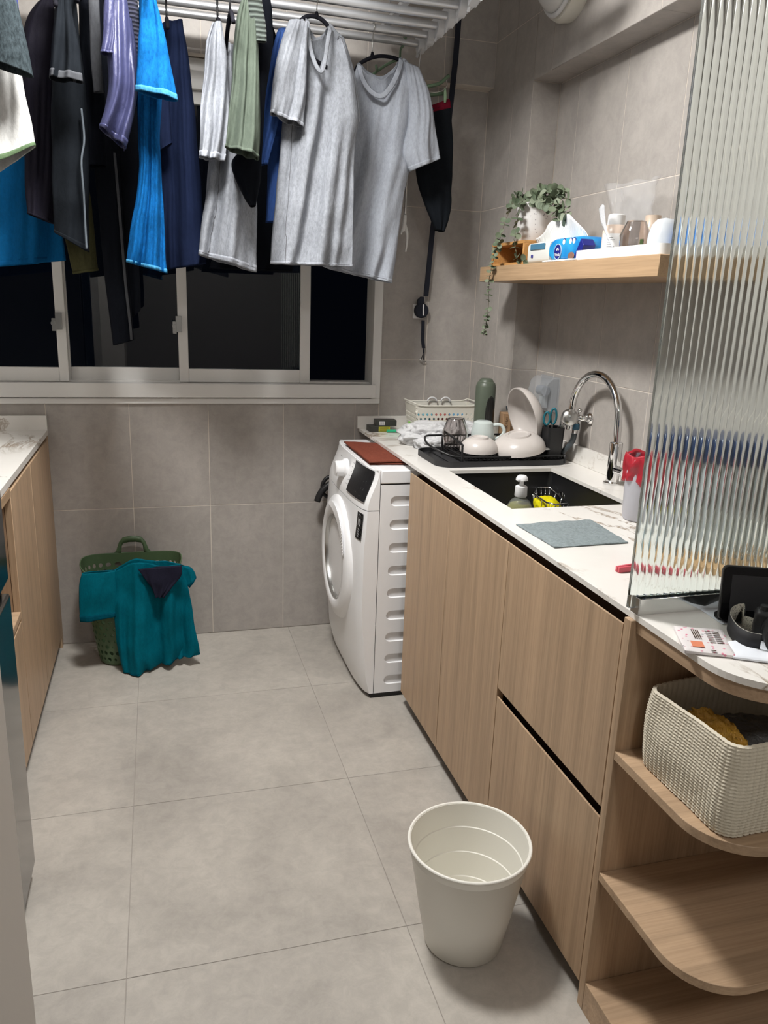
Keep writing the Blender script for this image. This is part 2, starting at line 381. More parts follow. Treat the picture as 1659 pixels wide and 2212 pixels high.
# ------------------------------------------------------------------ right worktop
def nose(x0, r, y0, y1, xr, n=12):
    pts = []
    for k in range(n + 1):
        a = math.radians(180 + 90 * k / n); pts.append((x0 + r + r * math.cos(a), y0 + r + r * math.sin(a)))
    return pts + [(xr, y0), (xr, y1), (x0, y1)]
wt = thing('worktop', (1.1, 2.0, ZC - 0.011), 'white marble-veined worktop holding the sink along the right wall', 'worktop')
X0 = 0.803; Zt, Zb = ZC, ZC - 0.011
mb = MB(); sy0, sy1, sx0, sx1 = 1.852, 2.332, 0.893, 1.258
mb.box(X0, sx0, sy0, sy1, Zb, Zt); mb.box(sx1, XR - 0.001, sy0, sy1, Zb, Zt)
mb.box(X0, XR - 0.001, sy1, YC - 0.001, Zb, Zt); mb.box(X0, XC - 0.001, YC - 0.001, YB - 0.001, Zb, Zt)
mb.prism(nose(X0, 0.11, 0.832, sy0, XR - 0.001), Zb, Zt)
obj('slab', mb, m_marble, wt)
mb = MB(); mb.box(1.386, XR - 0.001, 0.832, YC - 0.001, ZC, ZC + 0.062); mb.box(XC - 0.013, XR - 0.001, YC - 0.013, YC - 0.001, ZC, ZC + 0.062)
mb.box(XC - 0.013, XC - 0.001, YC - 0.012, YB - 0.001, ZC, ZC + 0.062); mb.box(0.795, XC - 0.012, YB - 0.014, YB - 0.001, ZC, ZC + 0.052)
obj('upstand', mb, m_marble, wt, bev=0.001, seg=1)
# sink
sk = thing('sink', (1.08, 2.09, 0.69), 'black undermount sink set in the marble worktop', 'sink')
mb = MB(); zb = 0.722
ri, ro = rpoly(sx0 - 0.004, sx1 + 0.004, sy0 - 0.004, sy1 + 0.004, 0.012, 4), rpoly(sx0 - 0.03, sx1 + 0.03, sy0 - 0.03, sy1 + 0.03, 0.02, 4)
rb_ = rpoly(sx0 + 0.004, sx1 - 0.004, sy0 + 0.004, sy1 - 0.004, 0.02, 4)
mb.grid([[(x, y, Zb - 0.001) for x, y in ro], [(x, y, Zb - 0.001) for x, y in ri], [(x, y, Zb - 0.02) for x, y in ri], [(x, y, zb + 0.012) for x, y in rb_], [(0.5 * (x + 1.075) * 1.0 + 0.5 * (x - 1.075) * 0.94 + 0.0, y * 0.98 + 2.09 * 0.02, zb) for x, y in rb_]], True, False, True)
obj('basin', mb, m_blacksink, sk, True, autos=35)
obj('drain', MB().lathe([(0.001, 0.004), (0.03, 0.004), (0.036, 0.010), (0.046, 0.008), (0.050, 0.0)], (1.17, 2.16, zb), 28), m_steel, sk, True, autos=35)
# ------------------------------------------------------------------ right base cabinet
XD = 0.794; ZD = 0.852; ZDB = 0.052; Y1, Y2, Y3, Y4 = 2.431, 2.049, 1.646, 1.150
cab = thing('base_cabinet', (1.1, 1.78, 0), 'oak base cabinet with handleless fronts under the sink', 'cabinet')
mb = MB(); mb.box(XD + 0.022, XR - 0.002, Y1 - 0.018, Y1 - 0.001, 0.06, 0.845); mb.box(XD + 0.022, XR - 0.002, Y4, Y4 + 0.001, 0.06, 0.845)
mb.box(XD + 0.05, XD + 0.07, Y4, Y1 - 0.018, 0.06, 0.84); mb.box(XD + 0.022, XR - 0.002, Y4 + 0.001, Y1 - 0.018, 0.06, 0.075)
obj('carcass', mb, base_mat('dark_carcass', (0.09, 0.05, 0.03, 1), 0.6), cab)
obj('kickboard', B(XD + 0.05, XD + 0.065, Y4, Y1 - 0.002, 0.0, 0.06), m_kick, cab)
def front(name, y0, y1, z0, z1):
    mb = MB().prism([(XD, z0), (XD, z1), (XD + 0.0045, z1), (XD + 0.019, z1 - 0.018), (XD + 0.019, z0)], y0 + 0.0015, y1 - 0.0015, 'y')
    return obj(name, mb, m_wood_z, cab, bev=0.0007, seg=1)
front('door', Y2, Y1, ZDB, ZD); front('door', Y3, Y2, ZDB, ZD); front('drawer_front', Y4, Y3, 0.470, ZD); front('drawer_front', Y4, Y3, ZDB, 0.446)
obj('end_panel', B(XD, XR - 0.002, 1.129, 1.1495, 0.0, 0.8665), m_wood_z, cab, bev=0.001, seg=1)
# open shelf unit with rounded corner
su = thing('corner_shelf_unit', (1.1, 0.98, 0), 'open oak shelf unit with rounded corner at the near end', 'shelf unit')
Y5 = 1.1285; ZS = (0.605, 0.337, 0.070); th = 0.0175
def sh(z, t_, name='shelf', x0=XD, y0=0.832, mat=None):
    return obj(name, MB().prism(nose(x0, 0.105, y0, Y5, XR - 0.02), z - t_, z), mat or m_wood_x, su, bev=0.0008, seg=1)
sh(0.8665, 0.024, 'top_board', 0.807, 0.840, m_wood_e)
sh(ZS[0], th); sh(ZS[1], th)
obj('base_board', MB().prism(nose(XD, 0.105, 0.832, Y5, XR - 0.02), 0.0, ZS[2]), m_wood_x, su, bev=0.0008, seg=1)
obj('back_panel', B(XR - 0.019, XR - 0.002, 0.84, Y5, 0.0, 0.839), m_wood_shade, su)
# ------------------------------------------------------------------ left cabinets
XF = -0.409
lc = thing('left_base_cabinet', (-0.72, 2.4, 0), 'oak base cabinet with open niche under the left worktop', 'cabinet')
def lfront(name, y0, y1, z0, z1): return obj(name, B(XF - 0.019, XF, y0 + 0.0015, y1 - 0.0015, z0, z1), m_wood_z, lc, bev=0.001, seg=1)
lfront('door', 2.70, 3.15, 0.06, 0.850); lfront('door', 2.325, 2.70, 0.06, 0.850)
lfront('drawer_front', 1.83, 2.325, 0.06, 0.462)
obj('filler_panel', B(XF - 0.019, XF - 0.003, 3.151, YB - 0.001, 0.0, 0.86), m_wood_z, lc)
obj('carcass', B(XL + 0.001, XF - 0.045, 2.345, 3.15, 0.055, 0.845), m_kick, lc)
obj('carcass', B(XL + 0.001, XF - 0.045, 1.83, 2.325, 0.055, 0.45), m_kick, lc)
obj('side_panel', B(XL + 0.001, XF - 0.02, 2.326, 2.344, 0.055, 0.861), m_wood_shade, lc)
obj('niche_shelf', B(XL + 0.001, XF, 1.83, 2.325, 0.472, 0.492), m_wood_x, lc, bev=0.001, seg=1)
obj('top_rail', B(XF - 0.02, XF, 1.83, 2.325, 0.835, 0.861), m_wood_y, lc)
obj('niche_back', B(XL + 0.002, XL + 0.012, 1.83, 2.325, 0.492, 0.861), m_wood_shade, lc)
obj('kickboard', B(XF - 0.05, XF - 0.035, 1.83, YB - 0.001, 0.0, 0.055), m_kick, lc)
lw = thing('left_worktop', (-0.72, 2.5, 0.862), 'white veined worktop on the left cabinets below the window', 'worktop')
obj('slab', B(XL + 0.001, -0.410, 1.83, YB - 0.001, 0.864, 0.884), m_marble, lw)
obj('upstand', B(XL + 0.001, -0.410, YB - 0.016, YB - 0.001, 0.884, 0.938), m_marble, lw)
# refrigerator at the left edge
m_fr = base_mat('dark_mirror_steel', (0.16, 0.155, 0.15, 1), 0.12, metal=0.9)
fr = thing('refrigerator', (-0.68, 1.48, 0), 'tall glossy dark refrigerator at the left edge', 'refrigerator')
obj('body', B(-1.02, -0.385, 1.15, 1.80, 0.02, 1.75), m_black, fr, bev=0.004)
obj('lower_door', B(-0.38, -0.335, 1.15, 1.80, 0.04, 0.745), m_fr, fr, bev=0.006)
obj('upper_door', B(-0.38, -0.335, 1.15, 1.80, 0.775, 1.74), base_mat('blue_black_reflection', (0.006, 0.012, 0.020, 1), 0.12), fr, bev=0.006)  # dark bluish reflection put into the upper door's base colour
obj('handle_recess', B(-0.40, -0.352, 1.16, 1.795, 0.745, 0.775), m_black, fr)
for y in (1.2, 1.74):
    obj('foot', MB().lathe([(0.02, 0), (0.02, 0.02)], (-0.42, y, 0), 12, cap0=True, cap1=True), m_black, fr)
# ------------------------------------------------------------------ soft shapes
def ns(x, y, z, s=1.0): return noise.noise(Vector((x * s, y * s, z * s)))
def slab(corners, z0, z1, nu=24, nv=24, amp=0.003, sc=18, seed=0.0, edge=0.5):
    # closed cushion over a bilinear quad; corners c00 c10 c11 c01 as (x, y) or (x, y, z)
    c = [Vector((q[0], q[1], q[2] if len(q) > 2 else 0)) for q in corners]
    def P(u, v): return c[0] * (1 - u) * (1 - v) + c[1] * u * (1 - v) + c[2] * u * v + c[3] * (1 - u) * v
    mb = MB(); top = []; bot = []
    for j in range(nv + 1):
        r1 = []; r2 = []
        for i in range(nu + 1):
            u, v = i / nu, j / nv; p = P(u, v); e = 6 * min(u, 1 - u, v, 1 - v); e = min(1, e) ** edge
            n = ns(p.x + seed, p.y, seed, sc) * amp + ns(p.x, p.y + seed, 3.1, sc * 3) * amp * 0.4
            mid = (z0 + z1) / 2; k = (0.35 + 0.65 * e)
            r1.append((p.x, p.y, max(z0, p.z + mid + (z1 - z0) / 2 * k + n * 1.0))); r2.append((p.x, p.y, p.z + z0 + (0.0 if p.z == 0 else n) + (1 - k) * (z1 - z0) * 0.25))
        top.append(r1); bot.append(r2)
    mb.grid(top); mb.grid(bot)
    ring_t = top[0] + [r[-1] for r in top[1:]] + top[-1][::-1][1:] + [r[0] for r in top[::-1][1:-1]]
    ring_b = bot[0] + [r[-1] for r in bot[1:]] + bot[-1][::-1][1:] + [r[0] for r in bot[::-1][1:-1]]
    mb.grid([ring_t, ring_b], True)
    return mb
def blob(c, r, amp, sc, seed, n=36, zmin=None, ridge=True):
    mb = MB(); rows = []
    for j in range(n + 1):
        t = PI * j / n; row = []
        for k in range(2 * n):
            a = PI * k / n; d = Vector((math.sin(t) * math.cos(a), math.sin(t) * math.sin(a), -math.cos(t)))
            f = ns(d.x + seed, d.y, d.z, sc); f2 = ns(d.x, d.y + seed, d.z, sc * 2.7)
            f = (1 - abs(f) * 2.6) if ridge else f
            q = 1 + amp * f + amp * 0.45 * (1 - abs(f2) * 2.5)
            p = Vector((c[0] + r[0] * d.x * q, c[1] + r[1] * d.y * q, c[2] + r[2] * d.z * q))
            if zmin is not None: p.z = max(p.z, zmin + 0.0005)
            row.append(p)
        rows.append(row)
    return mb.grid(rows, True)
def cat(pts, n):
    # resample a list of control tuples smoothly (Catmull-Rom)
    out = []; P = [tuple(map(float, p)) for p in pts]
    for i in range(n):
        t = i / (n - 1) * (len(P) - 1); k = min(int(t), len(P) - 2); f = t - k
        a, b, c, d = P[max(k - 1, 0)], P[k], P[k + 1], P[min(k + 2, len(P) - 1)]
        out.append(tuple(0.5 * (2 * y + (z - x) * f + (2 * x - 5 * y + 4 * z - w_) * f * f + (-x + 3 * y - 3 * z + w_) * f ** 3) for x, y, z, w_ in zip(a, b, c, d)))
    return out
def interp(ctrl, s):
    if s <= ctrl[0][0]: return ctrl[0][1]
    for (a, p), (b, q) in zip(ctrl, ctrl[1:]):
        if s <= b:
            f = (s - a) / (b - a); f = f * f * (3 - 2 * f); return p + (q - p) * f
    return ctrl[-1][1]
def drape(rows, Y, dep=0.05, nt=60, n=72, fold=0.010, kf=5, seed=0.0, top=0.3, front=None, back=None, close_top=False, hem=0.0, zfloor=None, rows_out=None, wob=0.004, shear=0.9):
    """Hanging tube of cloth. rows: (xl, yl, xr, yr) seen left and right edge per level, at distance Y."""
    R = cat(rows, nt); mb = MB(); G = []
    for j, (xl, yl, xr, yr) in enumerate(R):
        t = j / (nt - 1); row = []
        dd = dep * (top + (1 - top) * min(1, t * 2.2) ** 0.7)
        for i in range(n):
            a = 2 * PI * i / n; s = 0.5 - 0.5 * math.cos(a); sy = math.sin(a); isf = sy >= 0
            px, py = xl + (xr - xl) * s, yl + (yr - yl) * s
            prof = front if isf else back
            if prof: py += interp(prof, s) * (1 - t) ** 4
            p = aY(Y, px, py)
            e = abs(sy) ** 0.6
            fa = fold * (0.25 + 0.75 * t)
            ph = seed * 3.7 + 1.3 * math.sin(2.2 * t + seed)
            sk = s * kf * 0.62 + shear * t + seed * 5.3 + (0 if isf else 31)
            f = 2.6 * ns(sk, t * 0.9 + seed, 0.7) + 1.0 * ns(sk * 2.3 + 9, t * 1.6, 4.1)
            y = Y + (-1 if isf else 1) * (dd * e * 0.8 + fa * e * f) + wob * ns(p.x, p.z, seed, 14) * 1.6
            x = p.x + wob * 0.8 * ns(p.z + seed, p.x, y, 11)
            z = p.z
            if zfloor is not None and z < zfloor: z = zfloor
            row.append(Vector((x, y, z)))
        G.append(row)
    if rows_out is not None: rows_out.extend(G)
    mb.grid(G, True, cap0=close_top)
    return mb
def hem_band(G, k, off=0.002, bottom=True):
    rr = G[-k:] if bottom else G[:k]; mb = MB(); out = []
    c = sum((p for p in rr[-1]), Vector()) / len(rr[-1])
    for row in rr:
        cc = sum((p for p in row), Vector()) / len(row); o_ = []
        for p in row:
            d = Vector((p.x - cc.x, p.y - cc.y, 0)); d = d.normalized() if d.length else d
            o_.append(p + d * off)
        out.append(o_)
    return mb.grid(out, True)
def place(mb_fn): return mb_fn
# ------------------------------------------------------------------ washing machine
wm = thing('washing_machine', (0.97, 2.79, 0), 'white front-loading washing machine under the worktop by the back wall', 'washing machine')
WY0, WY1 = 2.49, 3.09
def xcorner(z): return interp([(0.0, 0.690), (0.12, 0.668), (0.35, 0.652), (0.55, 0.652), (0.71, 0.662), (0.85, 0.700)], z)
def xface(y, z):
    s = (y - WY0) / (WY1 - WY0); return xcorner(z) - 0.022 * (1 - (2 * s - 1) ** 4) + 0.0
def wm_section(z0, z1, n=10, inset=0.0):
    rows = []
    for j in range(n + 1):
        z = z0 + (z1 - z0) * j / n; row = []
        for k in range(25):
            y = WY0 + (WY1 - WY0) * k / 24; s = abs(2 * k / 24 - 1)
            x = xface(y, z) + inset
            row.append((x + (0.006 if s == 1 else 0), y, z))
        row = [(0.7085, WY0, z)] + row + [(0.7085, WY1, z)]
        rows.append(row)
    mb = MB(); mb.grid(rows)
    mb.add(rows[0], [tuple(range(len(rows[0])))]); mb.add(rows[-1], [tuple(range(len(rows[-1])))])
    return mb
obj('front_panel', wm_section(0.02, 0.706), m_white, wm, True, autos=32)
obj('control_panel', wm_section(0.7095, 0.846), m_white, wm, True, autos=32)
# side panel with pressed slots
mb = MB(); xs0, xs1 = 0.7105, 1.28; zs_ = [0.740 - 0.0838 * k for k in range(9)]
def slot_cell(mb, z0, z1, zc, hole):
    ya, yb = WY0, WY0 + 0.006
    x0c, x1c = 0.7105, 1.00; r = 0.0175; inner = []
    for k in range(13): a = PI / 2 + PI * k / 12; inner.append((0.7645 + r * math.cos(a), zc + r * math.sin(a)))
    for k in range(13): a = -PI / 2 + PI * k / 12; inner.append((0.95 + r * math.cos(a), zc + r * math.sin(a)))
    outer = []
    for x, z in inner:
        cx = 0.85; dx, dz = x - cx, z - zc
        tx = ((x1c if dx > 0 else x0c) - cx) / dx if abs(dx) > 1e-6 else 9e9; tz = ((z1 if dz > 0 else z0) - zc) / dz if abs(dz) > 1e-6 else 9e9
        tt = min(tx, tz); outer.append((cx + dx * tt, zc + dz * tt))
    # make sure the cell corners exist
    for cx_, cz_ in ((x0c, z1), (x0c, z0), (x1c, z0), (x1c, z1)):
        k = min(range(len(outer)), key=lambda i: (outer[i][0] - cx_) ** 2 + (outer[i][1] - cz_) ** 2); outer[k] = (cx_, cz_)
    mb.grid([[(x, ya, z) for x, z in outer], [(x, ya, z) for x, z in inner], [(x + (0.0015 if x < 0.85 else -0.0015), yb, z + (0.002 if z < zc else -0.002)) for x, z in inner]], True, False, True)
for k, z in enumerate(zs_):
    zt = 0.798 if k == 0 else (z + zs_[k - 1]) / 2; zl = 0.02 if k == 8 else (z + zs_[k + 1]) / 2
    slot_cell(mb, zl, zt, z, True)
mb.add([(1.00, WY0, 0.02), (1.28, WY0, 0.02), (1.28, WY0, 0.798), (1.00, WY0, 0.798)], [(0, 1, 2, 3)])
mb.add([(1.28, WY0, 0.02), (1.28, WY1, 0.02), (1.28, WY1, 0.798), (1.28, WY0, 0.798)], [(0, 1, 2, 3)])
mb.add([(0.7105, WY1, 0.02), (1.28, WY1, 0.02), (1.28, WY1, 0.798), (0.7105, WY1, 0.798)], [(0, 1, 2, 3)])
mb.add([(0.7105, WY0, 0.02), (1.28, WY0, 0.02), (1.28, WY1, 0.02), (0.7105, WY1, 0.02)], [(0, 1, 2, 3)])
obj('side_panel', mb, m_white, wm, True, autos=30)
obj('top_plate', B(0.7105, 1.28, WY0 - 0.001, WY1, 0.801, 0.848), m_white, wm, bev=0.004)
obj('top_plate', MB().prism([(0.700, WY0 + 0.004), (0.712, WY0), (0.712, WY1), (0.700, WY1 - 0.004), (0.682, 2.95), (0.680, 2.62)], 0.8455, 0.8485), m_white, wm, label='white front edge of the top')
obj('plinth', B(0.70, 1.27, WY0 + 0.006, WY1 - 0.006, 0.0, 0.021), m_black, wm)
DC = (0, 2.792, 0.452)
def ring(name, prof, mat, n=64, par=wm, **k): return obj(name, MB().lathe(prof, DC, n, 'x'), mat, par, True, autos=40, **k)
dr = ring('door', [(0.232, 0.668), (0.238, 0.652), (0.236, 0.634), (0.222, 0.620), (0.196, 0.612), (0.172, 0.612), (0.160, 0.622), (0.154, 0.640)], m_white)
ring('door_gap', [(0.226, 0.652), (0.245, 0.648), (0.245, 0.662)], m_greyseam)
ring('door_glass', [(0.158, 0.632), (0.140, 0.640), (0.10, 0.662), (0.001, 0.672)], base_mat('door_bowl_glass', (0.02, 0.021, 0.023, 1), 0.06, spec=0.25), par=dr)
ring('glass_trim', [(0.161, 0.622), (0.157, 0.616), (0.152, 0.622), (0.152, 0.634)], m_steel, par=dr)
# textured grip arc on the right of the door
mb = MB(); rows = []
for k in range(61):
    a = math.radians(18 + 88 * k / 60); wdt = 0.022 * math.sin(PI * k / 60) ** 0.5 + 0.001
    row = []
    for q in range(5):
        r = 0.204 + wdt * (q / 4 - 0.5) * 1.6; row.append((0.6095 - (0.0016 if k % 2 else 0) + 0.05 * max(0, r - 0.206), DC[1] - r * math.cos(a), DC[2] + r * math.sin(a)))
    rows.append(row)
obj('grip', mb.grid(rows), m_white, dr, solid=0.002, label='ribbed grey-white grip on the door rim')
# display
def facepatch(y0, y1, z0, z1, off, n=8):
    mb = MB(); return mb.grid([[(xface(y0 + (y1 - y0) * i / n, z0 + (z1 - z0) * j / 6) - off, y0 + (y1 - y0) * i / n, z0 + (z1 - z0) * j / 6) for i in range(n + 1)] for j in range(7)])
disp = obj('display', facepatch(2.508, 2.695, 0.735, 0.842, 0.002), base_mat('display_black', (0.012, 0.012, 0.014, 1), 0.4, spec=0.2), wm, solid=0.003, soff=1)
m_print = base_mat('pale_print', (0.55, 0.55, 0.55, 1), 0.6); m_print2 = base_mat('grey_print', (0.25, 0.25, 0.26, 1), 0.6)
mb = MB()
def dash(y, z, w_, h, off=0.0048): mb.add([(xface(y, z) - off, y - w_, z - h), (xface(y, z) - off, y + w_, z - h), (xface(y, z + h) - off, y + w_, z + h), (xface(y, z + h) - off, y - w_, z + h)], [(0, 1, 2, 3)])
for i in range(3):
    for j in range(3): dash(2.650 - 0.014 * i, 0.812 - 0.012 * j, 0.0025, 0.0012)
for i in range(2):
    for j in range(2): dash(2.565 - 0.022 * i, 0.795 - 0.024 * j, 0.006, 0.0013); dash(2.565 - 0.022 * i, 0.800 - 0.024 * j, 0.005, 0.0008)
dash(2.60, 0.752, 0.008, 0.0012); dash(2.60, 0.757, 0.006, 0.0008); dash(2.555, 0.748, 0.007, 0.0012)
for j in range(4): dash(2.675, 0.825 - 0.014 * j, 0.003, 0.0009)
obj('display_marks', mb, m_print, disp, kind='stuff')
kx = xface(2.80, 0.79)
kn = obj('knob', MB().lathe([(0.036, kx + 0.004), (0.036, kx - 0.010), (0.030, kx - 0.016), (0.029, kx - 0.040), (0.025, kx - 0.044), (0.001, kx - 0.044)], (0, 2.80, 0.792), 36, 'x'), m_white, wm, True, autos=35)
mb = MB()
for j in range(6): dash(2.725 + 0.006 * (j % 2), 0.826 - 0.015 * j, 0.010, 0.0008, 0.0012)
for j in range(3): dash(2.92, 0.815 - 0.02 * j, 0.012, 0.0010, 0.0012)
obj('panel_marks', mb, m_print2, wm, kind='stuff')
stk = obj('sticker', facepatch(2.505, 2.548, 0.600, 0.694, 0.001), m_blackgl, wm, solid=0.001, soff=1, label='black sticker with a white 10')
sx = frame_xf((xface(2.526, 0.655) - 0.0035, 2.5265, 0.660), (0, -1, 0), (xface(2.526, 0.68) - xface(2.526, 0.64), 0, 0.04))
text('sticker_number', '10', 0.040, sx, m_print, stk)
mb = MB()
for k, (wd, zz) in enumerate(((0.013, 0.687), (0.014, 0.636), (0.011, 0.628), (0.014, 0.620), (0.010, 0.612))): dash(2.5265, zz, wd, 0.0022 if k == 0 else 0.003, 0.0036)
obj('sticker_lines', mb, m_print2, stk, kind='stuff')
# drain hose of the machine
hp = [aY(3.135, 720, 1028), aY(3.135, 704, 1034), aY(3.135, 696, 1050), aY(3.135, 700, 1068), aY(3.135, 718, 1078)]
hs = thing('drain_hose', (0.66, 3.13, 0.60), 'black rubber hose bundled behind the washing machine', 'hose')
obj('hose_loop', MB().tube(cat(hp, 20), 0.008, 10), m_black, hs, True)
obj('strap_end', MB().tube(cat([aY(3.12, 685, 1083), aY(3.12, 692, 1066), aY(3.12, 704, 1052), aY(3.12, 722, 1040)], 14), [0.014] * 14, 8), m_black, hs, True)
# towel on the machine
m_terra = cloth_mat('terracotta_terry', (0.185, 0.052, 0.033, 1), 0.1, wr=0.7)
tw = thing('towel', (0.75, 2.75, 0.849), 'folded terracotta towel lying on the washing machine', 'towel')
zt = 0.8495
obj('lower_fold', slab([(0.694, 2.58), (0.850, 2.565), (0.850, 2.93), (0.700, 2.955)], zt, zt + 0.008, amp=0.002, seed=1), m_terra, tw, True)
obj('upper_fold', slab([(0.690, 2.572), (0.845, 2.575), (0.846, 2.92), (0.690, 2.965)], zt + 0.0075, zt + 0.016, amp=0.0022, seed=2.5), m_terra, tw, True)
# ------------------------------------------------------------------ laundry basket with teal shirt
m_grn = base_mat('green_plastic', (0.075, 0.125, 0.060, 1), 0.42)
lb = thing('laundry_basket', (-0.125, 3.03, 0), 'perforated green plastic laundry basket standing by the back wall', 'laundry basket')
def lbp(u, v, off=0.0):
    a = 2 * PI * u; k = 0.72 + 0.28 * v ** 0.8; rx, ry = 0.186 * k + off, 0.124 * (0.80 + 0.20 * v) + off
    ca, sa = math.cos(a), math.sin(a); e = 0.72
    z = 0.385 * v + 0.012 * v * ca * ca - 0.022 * v ** 3 * max(0.0, -sa)
    return Vector((-0.125 + rx * abs(ca) ** e * (1 if ca > 0 else -1), 3.03 + ry * abs(sa) ** e * (1 if sa > 0 else -1), z + 0.004))
def perf(nu, nv, f, hole, th_, v0=0.0, v1=1.0, m=16):
    # double-walled sheet with round holes; f(u, v, off)
    mb = MB()
    for j in range(nv):
        for i in range(nu):
            r = hole(i, j); uo = 0.5 * (j % 2) / nu
            ua, ub = i / nu + uo, (i + 1) / nu + uo; va, vb = v0 + (v1 - v0) * j / nv, v0 + (v1 - v0) * (j + 1) / nv
            inn, out = [], []
            for k in range(m):
                a = 2 * PI * k / m; c, s = math.cos(a), math.sin(a); q = 1 / max(abs(c), abs(s))
                out.append(((ua + ub) / 2 + (ub - ua) / 2 * c * q, (va + vb) / 2 + (vb - va) / 2 * s * q)); inn.append(((ua + ub) / 2 + (ub - ua) / 2 * c * r, (va + vb) / 2 + (vb - va) / 2 * s * r))
            if r > 0: mb.grid([[f(*q, 0) for q in out], [f(*q, 0) for q in inn], [f(*q, -th_) for q in inn], [f(*q, -th_) for q in out]], True)
            else:
                mb.add([f(*q, 0) for q in out], [tuple(range(m))]); mb.add([f(*q, -th_) for q in out], [tuple(range(m))[::-1]])
    return mb
wall = perf(30, 13, lbp, lambda i, j: 0.66 if (i + j) % 2 or j in (12, 11, 1) else 0.42, 0.003, v0=0.03, v1=0.92)
for o_ in (0, -0.003):
    wall.grid([[lbp(k / 90, v, o_) for k in range(90)] for v in (0.92, 0.96, 1.0)], True)
    wall.grid([[lbp(k / 90, v, o_) for k in range(90)] for v in (0.03, 0.01)] + [[lbp(k / 90, 0.0, o_ - 0.006) - Vector((0, 0, 0.003 + o_)) for k in range(90)]], True, False, True)
obj('basket_body', wall, m_grn, lb, smooth=True, autos=50)
mb = MB(); rimp = [lbp(k / 72, 1.0) for k in range(72)]
obj('rim', MB().tube(rimp + [rimp[0], rimp[1]], 0.0026, 6, False), m_grn, lb, True)
def handle(ysgn):
    yy = 3.03 + ysgn * 0.124; out = [(-0.078, 0.383), (-0.062, 0.40), (-0.050, 0.435), (-0.036, 0.452), (-0.012, 0.458), (0.012, 0.458), (0.036, 0.452), (0.050, 0.435), (0.062, 0.40), (0.078, 0.383)]
    inn = [(-0.046, 0.383), (-0.042, 0.400), (-0.040, 0.418), (-0.034, 0.430), (-0.012, 0.434), (0.012, 0.434), (0.034, 0.430), (0.040, 0.418), (0.042, 0.400), (0.046, 0.383)]
    mb = MB(); mb.grid([[(-0.125 + x, yy, z) for x, z in out], [(-0.125 + x, yy, z) for x, z in inn]])
    return obj('handle', mb, m_grn, lb, solid=0.007, smooth=True, autos=60)
handle(1)
m_teal = cloth_mat('teal_jersey', (0.000, 0.105, 0.150, 1), 0.05, rough=0.65, wr=0.35); m_tealh = cloth_mat('teal_hem', (0.000, 0.055, 0.085, 1), 0.05)
m_navyc = cloth_mat('dark_plum_cloth', (0.016, 0.016, 0.030, 1))
ts = thing('teal_shirt', (-0.03, 2.89, 0.01), 'teal short-sleeved shirt draped over the rim of the green laundry basket', 'shirt')
def with_hem(name, parent, mat, hmat, k, *a, solid=0.0018, off=0.0015, **kw):
    G = []; mb = drape(*a, rows_out=G, **kw); o = obj(name, mb, mat, parent, True, solid=solid)
    if hmat: obj('hem', hem_band(G, k, off), hmat, o, True, solid=0.0012)
    return o
with_hem('shirt_body', ts, m_teal, m_tealh, 4, [(240, 1236, 388, 1218), (244, 1285, 404, 1258), (248, 1340, 412, 1300), (252, 1385, 420, 1350), (258, 1420, 430, 1395), (268, 1455, 432, 1412)], 2.885, 0.020, 60, 110, 0.032, 9, 1.7, 0.8, front=[(0, 0), (0.35, -18), (0.75, -2), (1, 0)], back=[(0, 0), (0.35, -22), (0.75, -8), (1, 0)], zfloor=0.006)
with_hem('sleeve', ts, m_teal, m_tealh, 4, [(178, 1238, 250, 1232), (171, 1262, 252, 1262), (171, 1300, 252, 1300), (174, 1342, 250, 1330)], 2.885, 0.022, 24, 56, 0.008, 3, 0.4, 0.6)
with_hem('sleeve', ts, m_teal, m_tealh, 3, [(388, 1220, 398, 1222), (388, 1238, 412, 1226), (396, 1252, 421, 1238), (410, 1268, 423, 1248)], 2.90, 0.018, 18, 40, 0.006, 3, 2.4, 0.5)
obj('dark_garment', drape([(298, 1230, 392, 1222), (314, 1252, 390, 1244), (328, 1272, 372, 1268), (336, 1290, 354, 1290)], 2.850, 0.014, 26, 60, 0.014, 5, 5.0, 0.6, close_top=True), m_navyc, None, True, solid=0.0015, label='small dark garment tucked over the front of the green laundry basket', cat='garment')
# ------------------------------------------------------------------ waste bin
wbn = thing('waste_bin', (0.622, 1.366, 0), 'tall round off-white plastic waste bin on the floor', 'bin')
m_bin = base_mat('off_white_plastic', (0.80, 0.785, 0.725, 1), 0.38, spec=0.4)
bc = (0.622, 1.366, 0.0); Hh = 0.262
def br(z): return 0.088 + (0.134 - 0.088) * z / Hh
prof = [(0.001, 0.001), (br(0) - 0.006, 0.001), (br(0), 0.006), (br(0.1), 0.1), (br(0.24), 0.24), (0.1315, 0.241), (0.1325, 0.258)]
obj('bin_body', MB().lathe(prof + [(0.1345, 0.262)], bc, 96), m_bin, wbn, True, autos=45)
inn = [(0.1345, 0.262), (0.1295, 0.2615)]
for zr in (0.205, 0.145, 0.085):
    inn += [(br(zr) - 0.0022, zr + 0.0016), (br(zr) - 0.0045, zr), ]
inn += [(br(0.008) - 0.0045, 0.008), (0.001, 0.006)]
obj('inner_wall', MB().lathe(inn, bc, 96), m_bin, wbn, True, autos=20)
obj('rim', MB().lathe([(0.1335 + 0.0035 * math.cos(2 * PI * k / 10), 0.261 + 0.0035 * math.sin(2 * PI * k / 10)) for k in range(11)], bc, 96), m_bin, wbn, True)
